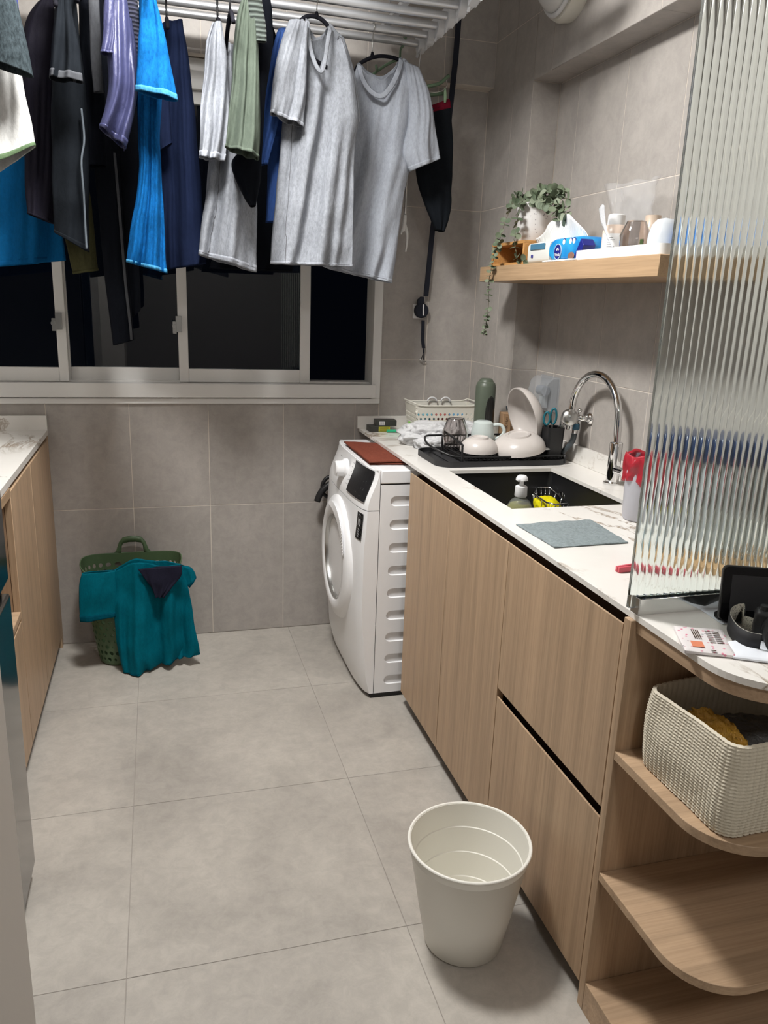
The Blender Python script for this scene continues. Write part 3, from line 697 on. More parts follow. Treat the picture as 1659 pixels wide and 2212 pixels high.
# ------------------------------------------------------------------ drying rack
RZ = 2.281; RX = 0.930
PY_ = [2.175 + 0.1 * k for k in range(9)]
rk = thing('drying_rack', (0.2, 2.58, 2.26), 'white ceiling drying rack with aluminium rods', 'drying rack')
for y in PY_:
    obj('rod', MB().tube([(-0.95, y, RZ), (RX, y, RZ)], 0.0125, 14), m_alu2, rk, True, autos=60)
def rack_end(x, sg):
    mb = MB(); mb.box(x + sg * 0.030 - 0.006, x + sg * 0.030 + 0.006, 2.10, 3.02, RZ - 0.012, RZ + 0.036)
    mb.box(x - 0.012 + sg * 0.012, x + 0.012 + sg * 0.012, 2.10, 3.02, RZ + 0.024, RZ + 0.036)
    obj('end_rail', mb, m_rackpl, rk, bev=0.002)
    for y in PY_:
        mb = MB(); mb.prism([(y - 0.026, RZ + 0.026), (y - 0.020, RZ - 0.010), (y - 0.006, RZ - 0.026), (y + 0.012, RZ - 0.030), (y + 0.020, RZ - 0.018), (y + 0.022, RZ + 0.026)], x - 0.004, x + 0.018 * sg + 0.004 if sg > 0 else x + 0.004, 'x')
        mb.prism([(y + 0.020, RZ + 0.01), (y + 0.030, RZ + 0.01), (y + 0.044, RZ - 0.032), (y + 0.038, RZ - 0.036), (y + 0.020, RZ - 0.014)], x + 0.004, x + 0.012, 'x')
        obj('rod_socket', mb, m_rackpl, rk, bev=0.0015, seg=1)
rack_end(RX, 1); rack_end(-0.95, -1)
for x in (-0.80, 0.80):
    for y in (2.2, 2.9):
        obj('hanging_wire', MB().tube([(x, y, RZ + 0.035), (x, y, HC)], 0.0025, 6), m_steel, rk, True)
for x in (-0.80, 0.80):
    obj('cross_bar', B(x - 0.012, x + 0.012, 2.10, 3.02, RZ + 0.030, RZ + 0.045), m_rackpl, rk, bev=0.002)
obj('added_shade_box', B(0.52, 0.90, 2.20, 2.64, RZ + 0.075, HC - 0.03), m_rackpl, rk, bev=0.01)  # unseen box added above the rods to cast shade on the tiled beam
for x in (0.60, 0.82): obj('added_shade_bracket', B(x - 0.01, x + 0.01, 2.40, 2.44, HC - 0.032, HC - 0.0005), m_steel, rk)  # brackets carrying the added box
# strap and winder on the back wall
sp = thing('strap_winder', (1.05, 3.17, 1.17), 'black strap winder of the drying rack on the back wall beside the window', 'strap')
def ribbon(pts, w_, mat, par, name='strap', th_=0.0015):
    mb = MB(); rows = []
    for p in pts:
        p = Vector(p); rows.append([p + Vector((-w_ / 2, -th_, 0)), p + Vector((w_ / 2, -th_, 0)), p + Vector((w_ / 2, th_, 0)), p + Vector((-w_ / 2, th_, 0))])
    return obj(name, mb.grid(rows, True, True, True), mat, par)
ribbon([aY(3.08, 991, 40), aY(3.10, 984, 130), aY(3.13, 960, 350), aY(3.155, 935, 490), aY(3.165, 920, 640)], 0.021, m_strap, sp)
ribbon([aY(3.168, 914, 692), aY(3.172, 913, 735), aY(3.172, 915, 752)], 0.014, m_strap, sp)
for dx in (-2.5, 2.5): obj('cord', MB().tube([aY(3.172, 916, 748), aY(3.174, 915 - dx * 0.3, 760), aY(3.174, 912 + dx, 777)], 0.0017, 6), m_strap, sp, True)
wc_ = aY(3.165, 910, 671)
obj('winder_disc', MB().lathe([(0.001, 0.012), (0.026, 0.012), (0.030, 0.006), (0.030, -0.006), (0.026, -0.012), (0.001, -0.012)], wc_, 28, 'y'), m_strap, sp, True, autos=50)
obj('winder_neck', MB().prism([(wc_.x - 0.018, wc_.z + 0.02), (wc_.x + 0.012, wc_.z + 0.02), (wc_.x + 0.006, wc_.z + 0.055), (wc_.x - 0.004, wc_.z + 0.055), (wc_.x - 0.019, wc_.z + 0.042)], 3.156, 3.172, 'y'), m_strap, sp)
obj('bracket', B(wc_.x - 0.030, wc_.x + 0.016, 3.178, 3.187, wc_.z - 0.032, wc_.z + 0.026), m_alu, sp, bev=0.001, seg=1)
mb = MB(); mb.xf = Matrix.Translation(wc_ + Vector((0.004, -0.016, 0.003))) @ Matrix.Rotation(math.radians(-2), 4, 'Y'); mb.box(-0.003, 0.003, -0.003, 0.003, -0.022, 0.022)
obj('handle', mb, m_whitepl, sp, bev=0.0015, label='white plastic handle')
obj('wall_hook', MB().tube([aY(3.176, 905, 775), aY(3.172, 912, 780), aY(3.178, 920, 781)], 0.0025, 6), m_steel, sp, True)
# long hooked pole hanging from the rack
hpz = thing('clothes_pole', (0.92, 2.99, 1.5), 'steel clothes pole with a forked end hanging between the grey shirt and wall', 'pole')
obj('shaft', MB().tube([aY(3.0, 909, 112), aY(3.0, 880, 360), aY(3.0, 875, 468)], [0.0028, 0.004, 0.005], 8), m_steel, hpz, True)
obj('fork', MB().tube(cat([aY(3.0, 875, 464), aY(3.0, 873, 486), aY(3.0, 870, 500)], 8), [0.006, 0.007, 0.008, 0.008, 0.008, 0.008, 0.007, 0.006], 8), m_alu, hpz, True)
obj('fork', MB().tube(cat([aY(3.0, 874, 485), aY(3.0, 879, 503), aY(3.0, 879, 522), aY(3.0, 876, 544)], 14), [0.007 - 0.0003 * k for k in range(14)], 8), m_alu, hpz, True)
obj('fork', MB().tube(cat([aY(3.0, 872, 485), aY(3.0, 868, 498), aY(3.0, 866, 506)], 8), 0.004, 8), m_alu, hpz, True)
# ------------------------------------------------------------------ hangers
m_velvet = cloth_mat('black_velvet', (0.012, 0.012, 0.016, 1), 0, wr=0.1); m_sage = base_mat('sage_plastic', (0.12, 0.19, 0.115, 1), 0.35)
def hook_pts(p, top, r=0.018, dirx=1):
    # wire hook from the hanger neck p up and over the rod at top (a rod centre)
    pts = [p, Vector((p.x, p.y, top.z - 0.03))]
    for k in range(9):
        a = math.radians(200 - 200 * k / 8); pts.append(Vector((top.x, top.y + r * math.cos(a), top.z + r * math.sin(a) * 0.95)))
    return pts
hpts_g3 = cat([aY(2.878, 762, 168), aY(2.878, 775, 140), aY(2.878, 805, 124), aY(2.878, 835, 122), aY(2.878, 866, 131), aY(2.878, 903, 158)], 24)
hg = thing('hanger', tuple(aY(2.878, 805, 118)), 'black velvet hanger with steel hook inside the plain grey shirt', 'hanger', None)
obj('shoulder_bar', MB().tube(hpts_g3, 0.0062, 8), m_velvet, hg, True)
nk = aY(2.878, 804, 124); rodp = Vector((nk.x, 2.875, RZ))
obj('neck', MB().tube([nk, nk + Vector((0, 0, 0.016))], [0.008, 0.004], 10), m_velvet, hg, True)
obj('hook', MB().tube(cat(hook_pts(nk + Vector((0, 0, 0.014)), rodp), 30), 0.0018, 6), m_steel, hg, True)
hg2 = thing('hanger', tuple(aY(2.675, 680, 35)), 'black velvet hanger with steel hook inside the light heather shirt', 'hanger', None)
obj('shoulder_bar', MB().tube(cat([aY(2.675, 630, 75), aY(2.675, 655, 40), aY(2.675, 682, 36), aY(2.675, 705, 52), aY(2.675, 722, 85)], 24), 0.0066, 8), m_velvet, hg2, True)
obj('lower_bar', MB().tube(cat([aY(2.66, 674, 126), aY(2.66, 690, 136), aY(2.66, 706, 146)], 10), 0.0062, 8), m_velvet, hg2, True)
nk = aY(2.675, 684, 38); obj('neck', MB().tube([nk, nk + Vector((0, 0, 0.016))], [0.008, 0.004], 10), m_velvet, hg2, True)
obj('hook', MB().tube(cat(hook_pts(nk + Vector((0, 0, 0.014)), Vector((nk.x, 2.675, RZ))), 30), 0.0018, 6), m_steel, hg2, True)
def black_hanger(px, py, y, label, s=1.0):
    n_ = aY(y, px, py); t_ = thing('hanger', tuple(n_), label, 'hanger', None)
    obj('shoulder_bar', MB().tube(cat([n_ + Vector((0.0, -0.09, -0.045)), n_ + Vector((0.0, -0.05, -0.014)), n_, n_ + Vector((0.0, 0.10, -0.022)), n_ + Vector((0, 0.20, -0.075))], 20), 0.006, 8), m_velvet, t_, True)
    obj('hook', MB().tube(cat([n_] + hook_pts(n_ + Vector((0, 0, 0.01)), Vector((n_.x, y, RZ)), 0.016)[1:], 26), 0.0032, 8), m_black, t_, True)
    return t_
black_hanger(360, 44, 2.775, 'black hanger holding the navy shirt'); black_hanger(497, 30, 2.475, 'black plastic hanger over the light grey shirt next to the sage shorts')
black_hanger(470, 45, 2.675, 'black hanger under the first light grey shirt')
black_hanger(126, -6, 2.475, 'black hanger holding the black shirt with grey cuffs'); black_hanger(172, -14, 2.575, 'black hanger holding the charcoal strap top')
black_hanger(318, -30, 2.375, 'black hanger holding the bright blue shirt')
# small J hook under the black plastic hanger
gh = thing('clip_hanger', tuple(aY(2.975, 945, 190)), 'sage green plastic hanger with clips holding the charcoal and red shorts', 'hanger')
obj('upper_arm', MB().tube(cat([aY(2.975, 905, 190), aY(2.975, 932, 185), aY(2.975, 950, 180), aY(2.975, 962, 170), aY(2.975, 970, 163)], 16), 0.006, 8), m_sage, gh, True)
obj('lower_bar', MB().tube([aY(2.975, 905, 199), aY(2.975, 930, 204), aY(2.975, 963, 202)], [0.007, 0.008, 0.006], 8), m_sage, gh, True)
obj('clip', B(*sum([list(t_) for t_ in ()], [])) if False else MB().tube([aY(2.955, 961, 190), aY(2.955, 962, 208), aY(2.955, 961, 222)], [0.004, 0.0065, 0.004], 8), base_mat('pale_green_clip', (0.28, 0.40, 0.25, 1), 0.4), gh, True)
obj('clip_wire', MB().tube(cat([aY(2.95, 964, 172), aY(2.95, 966, 185), aY(2.95, 958, 194), aY(2.95, 945, 199), aY(2.95, 928, 199)], 20), 0.0012, 6), m_steel, gh, True)
obj('hook', MB().tube(cat([aY(2.975, 903, 188), aY(2.975, 903, 165), aY(2.975, 906, 140)] + [Vector((aY(2.975, 906, 140).x, 2.975 + 0.016 * math.cos(a), RZ + 0.016 * math.sin(a))) for a in (PI, PI * .7, PI * .4, 0)], 26), 0.0018, 6), m_steel, gh, True)
gh2 = thing('hanger', tuple(aY(2.945, 864, 120)), 'dark green plastic hanger hook behind the collar of the plain grey shirt', 'hanger')
nk = aY(2.975, 864, 130)
obj('hook', MB().tube(cat([aY(2.975, 864, 130), aY(2.975, 865, 108), aY(2.975, 871, 98), aY(2.975, 874, 88)] + [Vector((aY(2.975, 874, 88).x, 2.975 + 0.017 * math.cos(a), RZ + 0.017 * math.sin(a))) for a in (PI * .8, PI * .5, PI * .2)], 26), 0.0042, 8), m_sage, gh2, True)
obj('clip', MB().tube([aY(2.96, 812, 140), aY(2.96, 815, 155)], 0.005, 8), m_sage, gh2, True)
obj('shoulder_bar', MB().tube(cat([aY(2.975, 800, 165), aY(2.975, 835, 140), aY(2.975, 864, 130), aY(2.975, 890, 150)], 14), 0.005, 8), m_sage, gh2, True)
# ------------------------------------------------------------------ garments
GR = {}
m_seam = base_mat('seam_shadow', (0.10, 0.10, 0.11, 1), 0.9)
def seam(par, path, r_=0.0011, mat=None):
    # path: (level 0..1, across 0..1) along the front of the cloth last built for par
    G = GR[par.name]; nt, n = len(G), len(G[0]); pts = []
    for t, s_ in cat(path, 30):
        j = min(nt - 1, max(0, int(round(t * (nt - 1))))); i = int(round(math.acos(max(-1, min(1, 1 - 2 * s_))) / (2 * PI) * n)) % n
        pts.append(G[j][i] + Vector((0, -0.0012, 0)))
    return obj('seam', MB().tube(pts, r_, 5), mat or m_seam, par, True)
def garment(name, label, cat_, mat, hmat, k, *a, **kw):
    G = []; solid = kw.pop('solid', 0.0016); off = kw.pop('off', 0.0012)
    mb = drape(*a, rows_out=G, **kw); o = obj(name, mb, mat, None, True, solid=solid, label=label, cat=cat_); GR[o.name] = G
    if hmat: obj('hem', hem_band(G, k, off), hmat, o, True, solid=0.0012)
    return o
def piece(par, name, mat, hmat, k, *a, **kw):
    G = []; mb = drape(*a, rows_out=G, **kw); o = obj(name, mb, mat, par, True, solid=0.0016); GR[o.name] = G
    if hmat:
        obj('hem', hem_band(G, k, 0.0012), hmat, o, True, solid=0.0012)
    return o
h_ = 0.16
m_hth1 = cloth_mat('light_heather', (0.275, 0.29, 0.32, 1), 0.13, wr=0.7); m_hth1h = cloth_mat('light_heather_hem', (0.31, 0.325, 0.36, 1), 0.10, wr=0.5)
m_hth2 = cloth_mat('mid_heather', (0.36, 0.385, 0.435, 1), 0.05, wr=0.55); m_hth2h = cloth_mat('mid_heather_hem', (0.36, 0.385, 0.43, 1), 0.05)
m_blue = cloth_mat('bright_blue_slub', (0.004, 0.085, 0.26, 1), 0.22, wr=0.6); m_blueh = cloth_mat('bright_blue_hem', (0.045, 0.20, 0.36, 1), 0.2)
m_royal = cloth_mat('royal_blue', (0.035, 0.080, 0.25, 1), 0.03, wr=0.3); m_navy = cloth_mat('navy', (0.008, 0.013, 0.036, 1), 0.02, wr=0.35)
m_indigo = cloth_mat('indigo_satin', (0.036, 0.039, 0.095, 1), 0.02, rough=0.42, wr=0.7, spec=0.5); m_char = cloth_mat('charcoal', (0.009, 0.011, 0.014, 1), 0.03, wr=0.5)
m_blk = cloth_mat('black_cloth', (0.005, 0.006, 0.009, 1), 0.02, wr=0.5); m_plum = cloth_mat('plum_black', (0.010, 0.009, 0.015, 1), 0.02, wr=0.6, rough=0.6)
m_sagec = cloth_mat('sage_cloth', (0.078, 0.096, 0.076, 1), 0.03, wr=0.4); m_sagerib = rib_mat('sage_elastic', (0.07, 0.085, 0.075, 1), 'z', 500)
m_whitec = cloth_mat('white_cloth', (0.44, 0.44, 0.43, 1), 0.03, wr=0.5); m_grnh = cloth_mat('green_trim', (0.085, 0.13, 0.07, 1)); m_mesh = cloth_mat('dark_mesh', (0.024, 0.032, 0.036, 1), 0.45, wr=0.9)
m_viol = cloth_mat('violet_blue', (0.055, 0.065, 0.23, 1), 0.03); m_gtrim = cloth_mat('grey_trim', (0.065, 0.068, 0.075, 1), 0.05); m_olive = cloth_mat('olive_khaki', (0.075, 0.072, 0.034, 1), 0.05)
m_red = cloth_mat('crimson', (0.14, 0.008, 0.020, 1)); m_rib = rib_mat('navy_elastic', (0.030, 0.032, 0.055, 1), 'z', 600)
def collar(parent, pts, mat, r=0.008):
    mb = MB(); rows = []; n = 8
    P = cat([tuple(p) for p in pts], 60); P = [Vector(p) for p in P]
    for i, p in enumerate(P):
        d = (P[(i + 1) % 60] - P[i - 1]); d = d.normalized() if d.length else Vector((1, 0, 0)); u = Vector((0, -1, 0)); u = (u - d * u.dot(d)).normalized(); v = d.cross(u)
        rows.append([p + u * 0.0016 * math.cos(2 * PI * k / n) + v * r * math.sin(2 * PI * k / n) for k in range(n)])
    mb.grid(rows, True, True, True); return obj('collar', mb, mat, parent, True)
# plain mid-grey shirt (right)
g3 = garment('grey_shirt', 'plain mid-grey crew-neck T-shirt, rightmost T-shirt on the rack', 'shirt', m_hth2, m_hth2h, 4,
    [(752, 190, 912, 165), (750, 260, 900, 240), (745, 340, 884, 360), (735, 430, 868, 440), (715, 520, 856, 540), (696, 575, 844, 612)], 2.878, 0.050, 90, 120, 0.026, 6, 0.6, 0.25,
    front=[(0, 0), (0.06, -22), (0.13, -46), (0.30, 22), (0.47, 38), (0.62, 14), (0.72, -44), (0.90, -20), (1, 0)], back=[(0, 0), (0.06, -22), (0.13, -46), (0.30, -22), (0.47, -8), (0.62, -20), (0.72, -44), (0.90, -20), (1, 0)])
piece(g3, 'sleeve', m_hth2, m_hth2h, 4, [(872, 135, 905, 148), (880, 200, 926, 200), (880, 270, 938, 262), (868, 330, 945, 310), (886, 371, 949, 343)], 2.858, 0.030, 40, 80, 0.012, 5, 1.1, 0.5)
collar(g3, [aY(2.845, 776, 140), aY(2.83, 782, 168), aY(2.825, 800, 196), aY(2.825, 824, 207), aY(2.83, 846, 185), aY(2.84, 862, 150), aY(2.865, 866, 128), aY(2.905, 855, 150), aY(2.91, 826, 170), aY(2.905, 795, 160), aY(2.87, 776, 140)], m_hth2, 0.0085)
# light heather shirt (centre)
g2 = garment('heather_shirt', 'light heather grey T-shirt hanging left of the plain mid-grey shirt', 'shirt', m_hth1, m_hth1h, 4,
    [(622, 72, 750, 108), (616, 150, 764, 190), (612, 240, 772, 262), (606, 330, 764, 340), (597, 430, 763, 440), (588, 520, 761, 530), (585, 570, 761, 576)], 2.672, 0.060, 100, 150, 0.038, 6, 2.2, 0.3,
    front=[(0, 0), (0.10, -24), (0.26, -38), (0.40, 40), (0.50, 62), (0.58, 40), (0.70, -46), (0.86, -30), (1, 0)], back=[(0, 0), (0.10, -24), (0.26, -38), (0.42, -6), (0.58, -14), (0.70, -46), (0.86, -30), (1, 0)])
piece(g2, 'sleeve', m_hth1, m_hth1h, 4, [(626, 44, 664, 50), (604, 100, 662, 120), (592, 160, 660, 180), (586, 210, 658, 235), (584, 246, 655, 274)], 2.60, 0.034, 44, 90, 0.016, 5, 1.9, 0.6)
piece(g2, 'sleeve', m_hth1, m_hth1h, 4, [(724, 72, 742, 84), (740, 140, 762, 150), (748, 220, 773, 215), (754, 292, 777, 262)], 2.70, 0.030, 40, 56, 0.004, 3, 0.7, 0.5)
collar(g2, [aY(2.62, 664, 42), aY(2.61, 668, 90), aY(2.60, 680, 135), aY(2.60, 694, 154), aY(2.605, 702, 130), aY(2.62, 708, 90), aY(2.65, 713, 58), aY(2.71, 700, 78), aY(2.72, 682, 86), aY(2.71, 668, 68), aY(2.66, 664, 44)], m_hth1, 0.0065)
# first light heather shirt
g1 = garment('light_grey_shirt', 'light grey T-shirt left of the sage green shorts', 'shirt', m_hth1, m_hth1h, 4,
    [(466, 72, 508, 100), (460, 160, 512, 180), (456, 260, 520, 270), (452, 350, 535, 350), (444, 430, 552, 420), (436, 490, 553, 500), (430, 550, 553, 588)], 2.672, 0.06, 80, 110, 0.030, 5, 3.4, 0.3,
    front=[(0, 0), (0.2, -28), (0.4, 20), (1, 0)], back=[(0, 0), (0.2, -28), (0.4, -4), (1, 0)])
piece(g1, 'sleeve', m_hth1, m_hth1h, 4, [(458, 50, 478, 48), (446, 100, 488, 110), (438, 180, 492, 190), (433, 260, 494, 265), (430, 340, 484, 348)], 2.56, 0.030, 50, 80, 0.016, 5, 4.4, 0.5)
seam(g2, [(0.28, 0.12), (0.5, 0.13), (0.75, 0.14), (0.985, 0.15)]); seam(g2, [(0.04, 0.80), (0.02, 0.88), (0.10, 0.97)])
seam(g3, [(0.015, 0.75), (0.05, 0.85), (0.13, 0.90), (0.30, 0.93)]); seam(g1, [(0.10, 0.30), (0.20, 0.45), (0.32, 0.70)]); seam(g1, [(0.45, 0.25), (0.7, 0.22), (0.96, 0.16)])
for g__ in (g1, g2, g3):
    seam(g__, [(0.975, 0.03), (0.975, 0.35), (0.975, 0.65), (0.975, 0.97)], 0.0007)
# navy shirt
gn = garment('navy_shirt', 'navy blue shirt hanging right of the bright blue one', 'shirt', m_navy, None, 3,
    [(352, 52, 394, 42), (346, 110, 402, 100), (340, 180, 414, 180), (338, 290, 424, 290), (342, 400, 434, 400), (348, 500, 440, 490), (350, 584, 444, 570)], 2.775, 0.05, 70, 90, 0.026, 6, 6.1, 0.4)
piece(gn, 'sleeve', m_navy, m_navy, 3, [(336, 140, 360, 140), (334, 220, 366, 220), (336, 300, 370, 296), (341, 330, 371, 310)], 2.70, 0.03, 34, 48, 0.005, 3, 6.6, 0.5)
# bright blue shirt
gb = garment('bright_blue_shirt', 'bright blue slub T-shirt with a pale stitched sleeve hem', 'shirt', m_blue, m_blueh, 3,
    [(300, -30, 330, -30), (302, 80, 350, 80), (296, 200, 350, 200), (300, 300, 344, 300), (298, 400, 350, 400), (282, 500, 356, 500), (274, 566, 360, 590)], 2.48, 0.06, 80, 90, 0.030, 5, 5.2, 0.5)
piece(gb, 'sleeve', m_blue, m_blueh, 4, [(308, -30, 330, -30), (305, 20, 342, 22), (300, 80, 358, 90), (296, 140, 371, 152), (292, 196, 384, 218)], 2.36, 0.036, 44, 80, 0.012, 4, 2.0, 0.5)
# indigo garment + elastic waist shorts
gi = garment('indigo_shorts', 'shiny indigo shorts hanging left of the bright blue shirt', 'shorts', m_indigo, m_indigo, 4,
    [(234, -40, 268, -40), (228, 40, 280, 40), (232, 110, 288, 110), (236, 180, 294, 180), (228, 240, 292, 235), (217, 276, 272, 320)], 2.40, 0.045, 60, 80, 0.026, 4, 1.3, 0.5)
piece(gi, 'front_flap', m_indigo, m_indigo, 3, [(230, -40, 250, -40), (224, 30, 248, 30), (221, 80, 246, 80), (218, 116, 242, 118)], 2.36, 0.02, 30, 40, 0.005, 3, 3.3, 0.5)
piece(gi, 'back_leg', m_indigo, None, 3, [(262, 40, 284, 40), (268, 140, 296, 130), (272, 230, 297, 200), (268, 326, 284, 270)], 2.44, 0.03, 40, 48, 0.005, 3, 7.3, 0.5)
garment('elastic_waist_shorts', 'navy shorts showing a gathered elastic waistband beside the bright blue shirt', 'shorts', m_rib, None, 3,
    [(268, -40, 288, -40), (272, 20, 300, 20), (278, 80, 304, 80), (282, 150, 304, 140), (286, 230, 302, 220)], 2.50, 0.04, 50, 60, 0.004, 3, 3.9, 0.5)
# long dark trousers
gt = garment('long_trousers', 'long black leggings hanging lowest, reaching over the window', 'trousers', m_blk, None, 3,
    [(204, -40, 240, -40), (204, 80, 250, 80), (204, 200, 254, 200), (203, 330, 258, 330), (214, 450, 264, 440), (222, 560, 272, 550), (232, 650, 281, 640), (244, 746, 289, 734)], 2.76, 0.035, 110, 60, 0.006, 2, 4.1, 0.5)
obj('side_stripe', MB().tube(cat([aY(2.735, 247, 330), aY(2.73, 256, 430), aY(2.725, 265, 540), aY(2.725, 272, 620), aY(2.725, 281, 700), aY(2.725, 284, 734)], 30), 0.0042, 8), m_gtrim, gt, True)
piece(gt, 'second_leg', m_blk, None, 3, [(238, 60, 290, 60), (240, 200, 296, 200), (252, 330, 300, 330), (258, 450, 298, 450), (266, 560, 300, 560), (276, 640, 302, 630), (284, 688, 303, 670)], 2.80, 0.03, 80, 48, 0.006, 2, 8.1, 0.5)
# black tees with grey cuffs
gk = garment('black_cuffed_shirt', 'black T-shirt with grey sleeve cuffs and light side piping', 'shirt', m_char, m_char, 4,
    [(122, -40, 160, -40), (118, 60, 170, 60), (114, 180, 182, 180), (112, 280, 190, 280), (114, 380, 192, 380), (116, 460, 190, 460), (118, 502, 191, 545)], 2.56, 0.05, 80, 90, 0.012, 3, 0.9, 0.5)
piece(gk, 'sleeve', m_char, m_gtrim, 5, [(122, -40, 148, -40), (118, 30, 156, 30), (112, 100, 170, 104), (108, 170, 178, 178)], 2.42, 0.034, 40, 80, 0.012, 4, 0.2, 0.5)
obj('piping', MB().tube(cat([aY(2.50, 176, 235), aY(2.49, 182, 300), aY(2.49, 176, 350), aY(2.49, 181, 420), aY(2.49, 184, 480), aY(2.49, 187, 538)], 40), 0.003, 6), cloth_mat('pale_piping', (0.12, 0.14, 0.16, 1)), gk, True)
gs = garment('tank_top', 'charcoal top with a wide strap hanging left of the indigo shorts', 'top', m_blk, None, 3,
    [(168, -40, 222, -40), (172, 60, 222, 60), (174, 160, 224, 160), (184, 260, 226, 260), (192, 360, 230, 360)], 2.62, 0.04, 60, 60, 0.008, 3, 3.1, 0.5)
piece(gs, 'strap', m_gtrim, None, 3, [(190, -40, 212, -40), (192, 40, 214, 40), (196, 120, 218, 120), (202, 200, 222, 200)], 2.52, 0.012, 40, 40, 0.003, 2, 1.1, 0.8)
# plum jacket, olive shirt
garment('plum_jacket', 'plum-black jacket hanging behind the white sleeve with green trim', 'jacket', m_plum, m_plum, 3,
    [(84, 4, 114, 0), (60, 36, 120, 36), (50, 90, 122, 90), (50, 200, 122, 200), (54, 320, 120, 320), (56, 420, 118, 420), (60, 462, 116, 484)], 2.66, 0.05, 70, 80, 0.014, 4, 2.6, 0.4)
garment('olive_shirt', 'dark olive shirt with its hem showing below the black cuffed shirt', 'shirt', m_olive, m_olive, 3,
    [(98, 30, 122, 30), (94, 150, 140, 150), (100, 300, 170, 300), (120, 430, 196, 430), (146, 540, 206, 530), (158, 592, 212, 584)], 2.86, 0.03, 60, 60, 0.008, 3, 9.0, 0.5)
# left edge garments
garment('large_blue_shirt', 'wide deep blue shirt hanging at the far left, its hem over the window', 'shirt', cloth_mat('deep_blue', (0.003, 0.075, 0.20, 1), 0.05, wr=0.4), cloth_mat('deep_blue_hem', (0.003, 0.07, 0.19, 1)), 4,
    [(-110, 120, 60, 120), (-115, 250, 90, 250), (-118, 380, 120, 380), (-120, 480, 130, 470), (-120, 588, 140, 562)], 2.77, 0.05, 70, 110, 0.030, 8, 4.9, 0.4)
garment('white_shirt', 'white shirt with green hem trim at the left edge', 'shirt', m_whitec, m_grnh, 4,
    [(-60, 20, 10, 20), (-66, 110, 36, 110), (-70, 200, 52, 200), (-72, 270, 66, 262), (-60, 392, 75, 316)], 2.34, 0.05, 60, 80, 0.018, 4, 2.9, 0.5)
garment('mesh_shirt', 'dark mesh sports shirt at the top left corner', 'shirt', m_mesh, None, 4,
    [(-80, -60, 14, -60), (-82, 0, 34, 0), (-84, 70, 52, 70), (-84, 116, 72, 166)], 2.25, 0.05, 50, 80, 0.008, 3, 7.9, 0.5)
garment('violet_shirt', 'narrow strip of a violet-blue shirt behind the dark mesh shirt', 'shirt', m_viol, None, 4,
    [(-20, -60, 28, -60), (-16, 20, 40, 20), (-10, 90, 47, 90), (0, 150, 54, 150)], 2.43, 0.03, 40, 50, 0.006, 3, 5.9, 0.5)
# sage shorts
gsg = garment('sage_shorts', 'sage green shorts with gathered dark elastic waist between the grey shirts', 'shorts', m_sagec, m_sagec, 3,
    [(520, 4, 545, -6), (513, 30, 552, 30), (507, 80, 556, 90), (502, 160, 560, 170), (494, 250, 561, 260), (487, 316, 557, 346)], 2.47, 0.036, 70, 90, 0.020, 5, 1.5, 0.3)
piece(gsg, 'waistband', m_sagerib, None, 3, [(536, -12, 562, -22), (537, 12, 566, 12), (541, 50, 572, 55), (544, 90, 574, 92)], 2.455, 0.012, 40, 50, 0.003, 2, 1.0, 0.9)
piece(gsg, 'lining', m_blk, None, 3, [(545, -20, 580, -20), (546, 30, 587, 30), (550, 100, 588, 100), (555, 200, 574, 200), (545, 300, 566, 300), (500, 350, 562, 380), (525, 420, 556, 420), (540, 446, 551, 446)], 2.56, 0.04, 80, 60, 0.008, 3, 2.0, 0.4)
# royal blue shirt
gr = garment('royal_blue_shirt', 'royal blue shirt squeezed between the sage shorts and the light heather shirt', 'shirt', m_royal, None, 3,
    [(600, 64, 625, 64), (590, 150, 628, 150), (584, 250, 630, 250), (580, 340, 630, 340), (578, 420, 626, 420), (574, 480, 612, 480)], 2.76, 0.04, 60, 60, 0.010, 3, 4.6, 0.5)
piece(gr, 'sleeve', m_royal, m_royal, 3, [(597, 70, 614, 66), (584, 130, 612, 130), (570, 220, 606, 220), (556, 300, 592, 300), (548, 358, 578, 354)], 2.66, 0.024, 40, 60, 0.010, 4, 2.4, 0.5)
garment('dark_navy_shirt', 'near-black shirt hanging behind the two light grey shirts', 'shirt', m_blk, m_blk, 3,
    [(540, 60, 590, 60), (520, 250, 640, 250), (500, 400, 640, 400), (470, 520, 640, 520), (452, 580, 630, 588)], 2.96, 0.04, 60, 80, 0.012, 4, 8.8, 0.4)
# charcoal shorts with red waist
gc = garment('charcoal_shorts', 'charcoal shorts with red waistband clipped at the right end of the rack', 'shorts', m_char, None, 3,
    [(905, 240, 974, 224), (900, 300, 976, 290), (898, 360, 977, 360), (908, 410, 975, 410), (922, 450, 973, 450), (940, 497, 956, 501)], 2.97, 0.035, 60, 70, 0.010, 3, 5.5, 0.4)
piece(gc, 'waistband', m_red, None, 3, [(912, 236, 971, 214), (908, 243, 973, 221), (904, 250, 974, 234)], 2.97, 0.016, 12, 60, 0.003, 2, 5.5, 0.8)
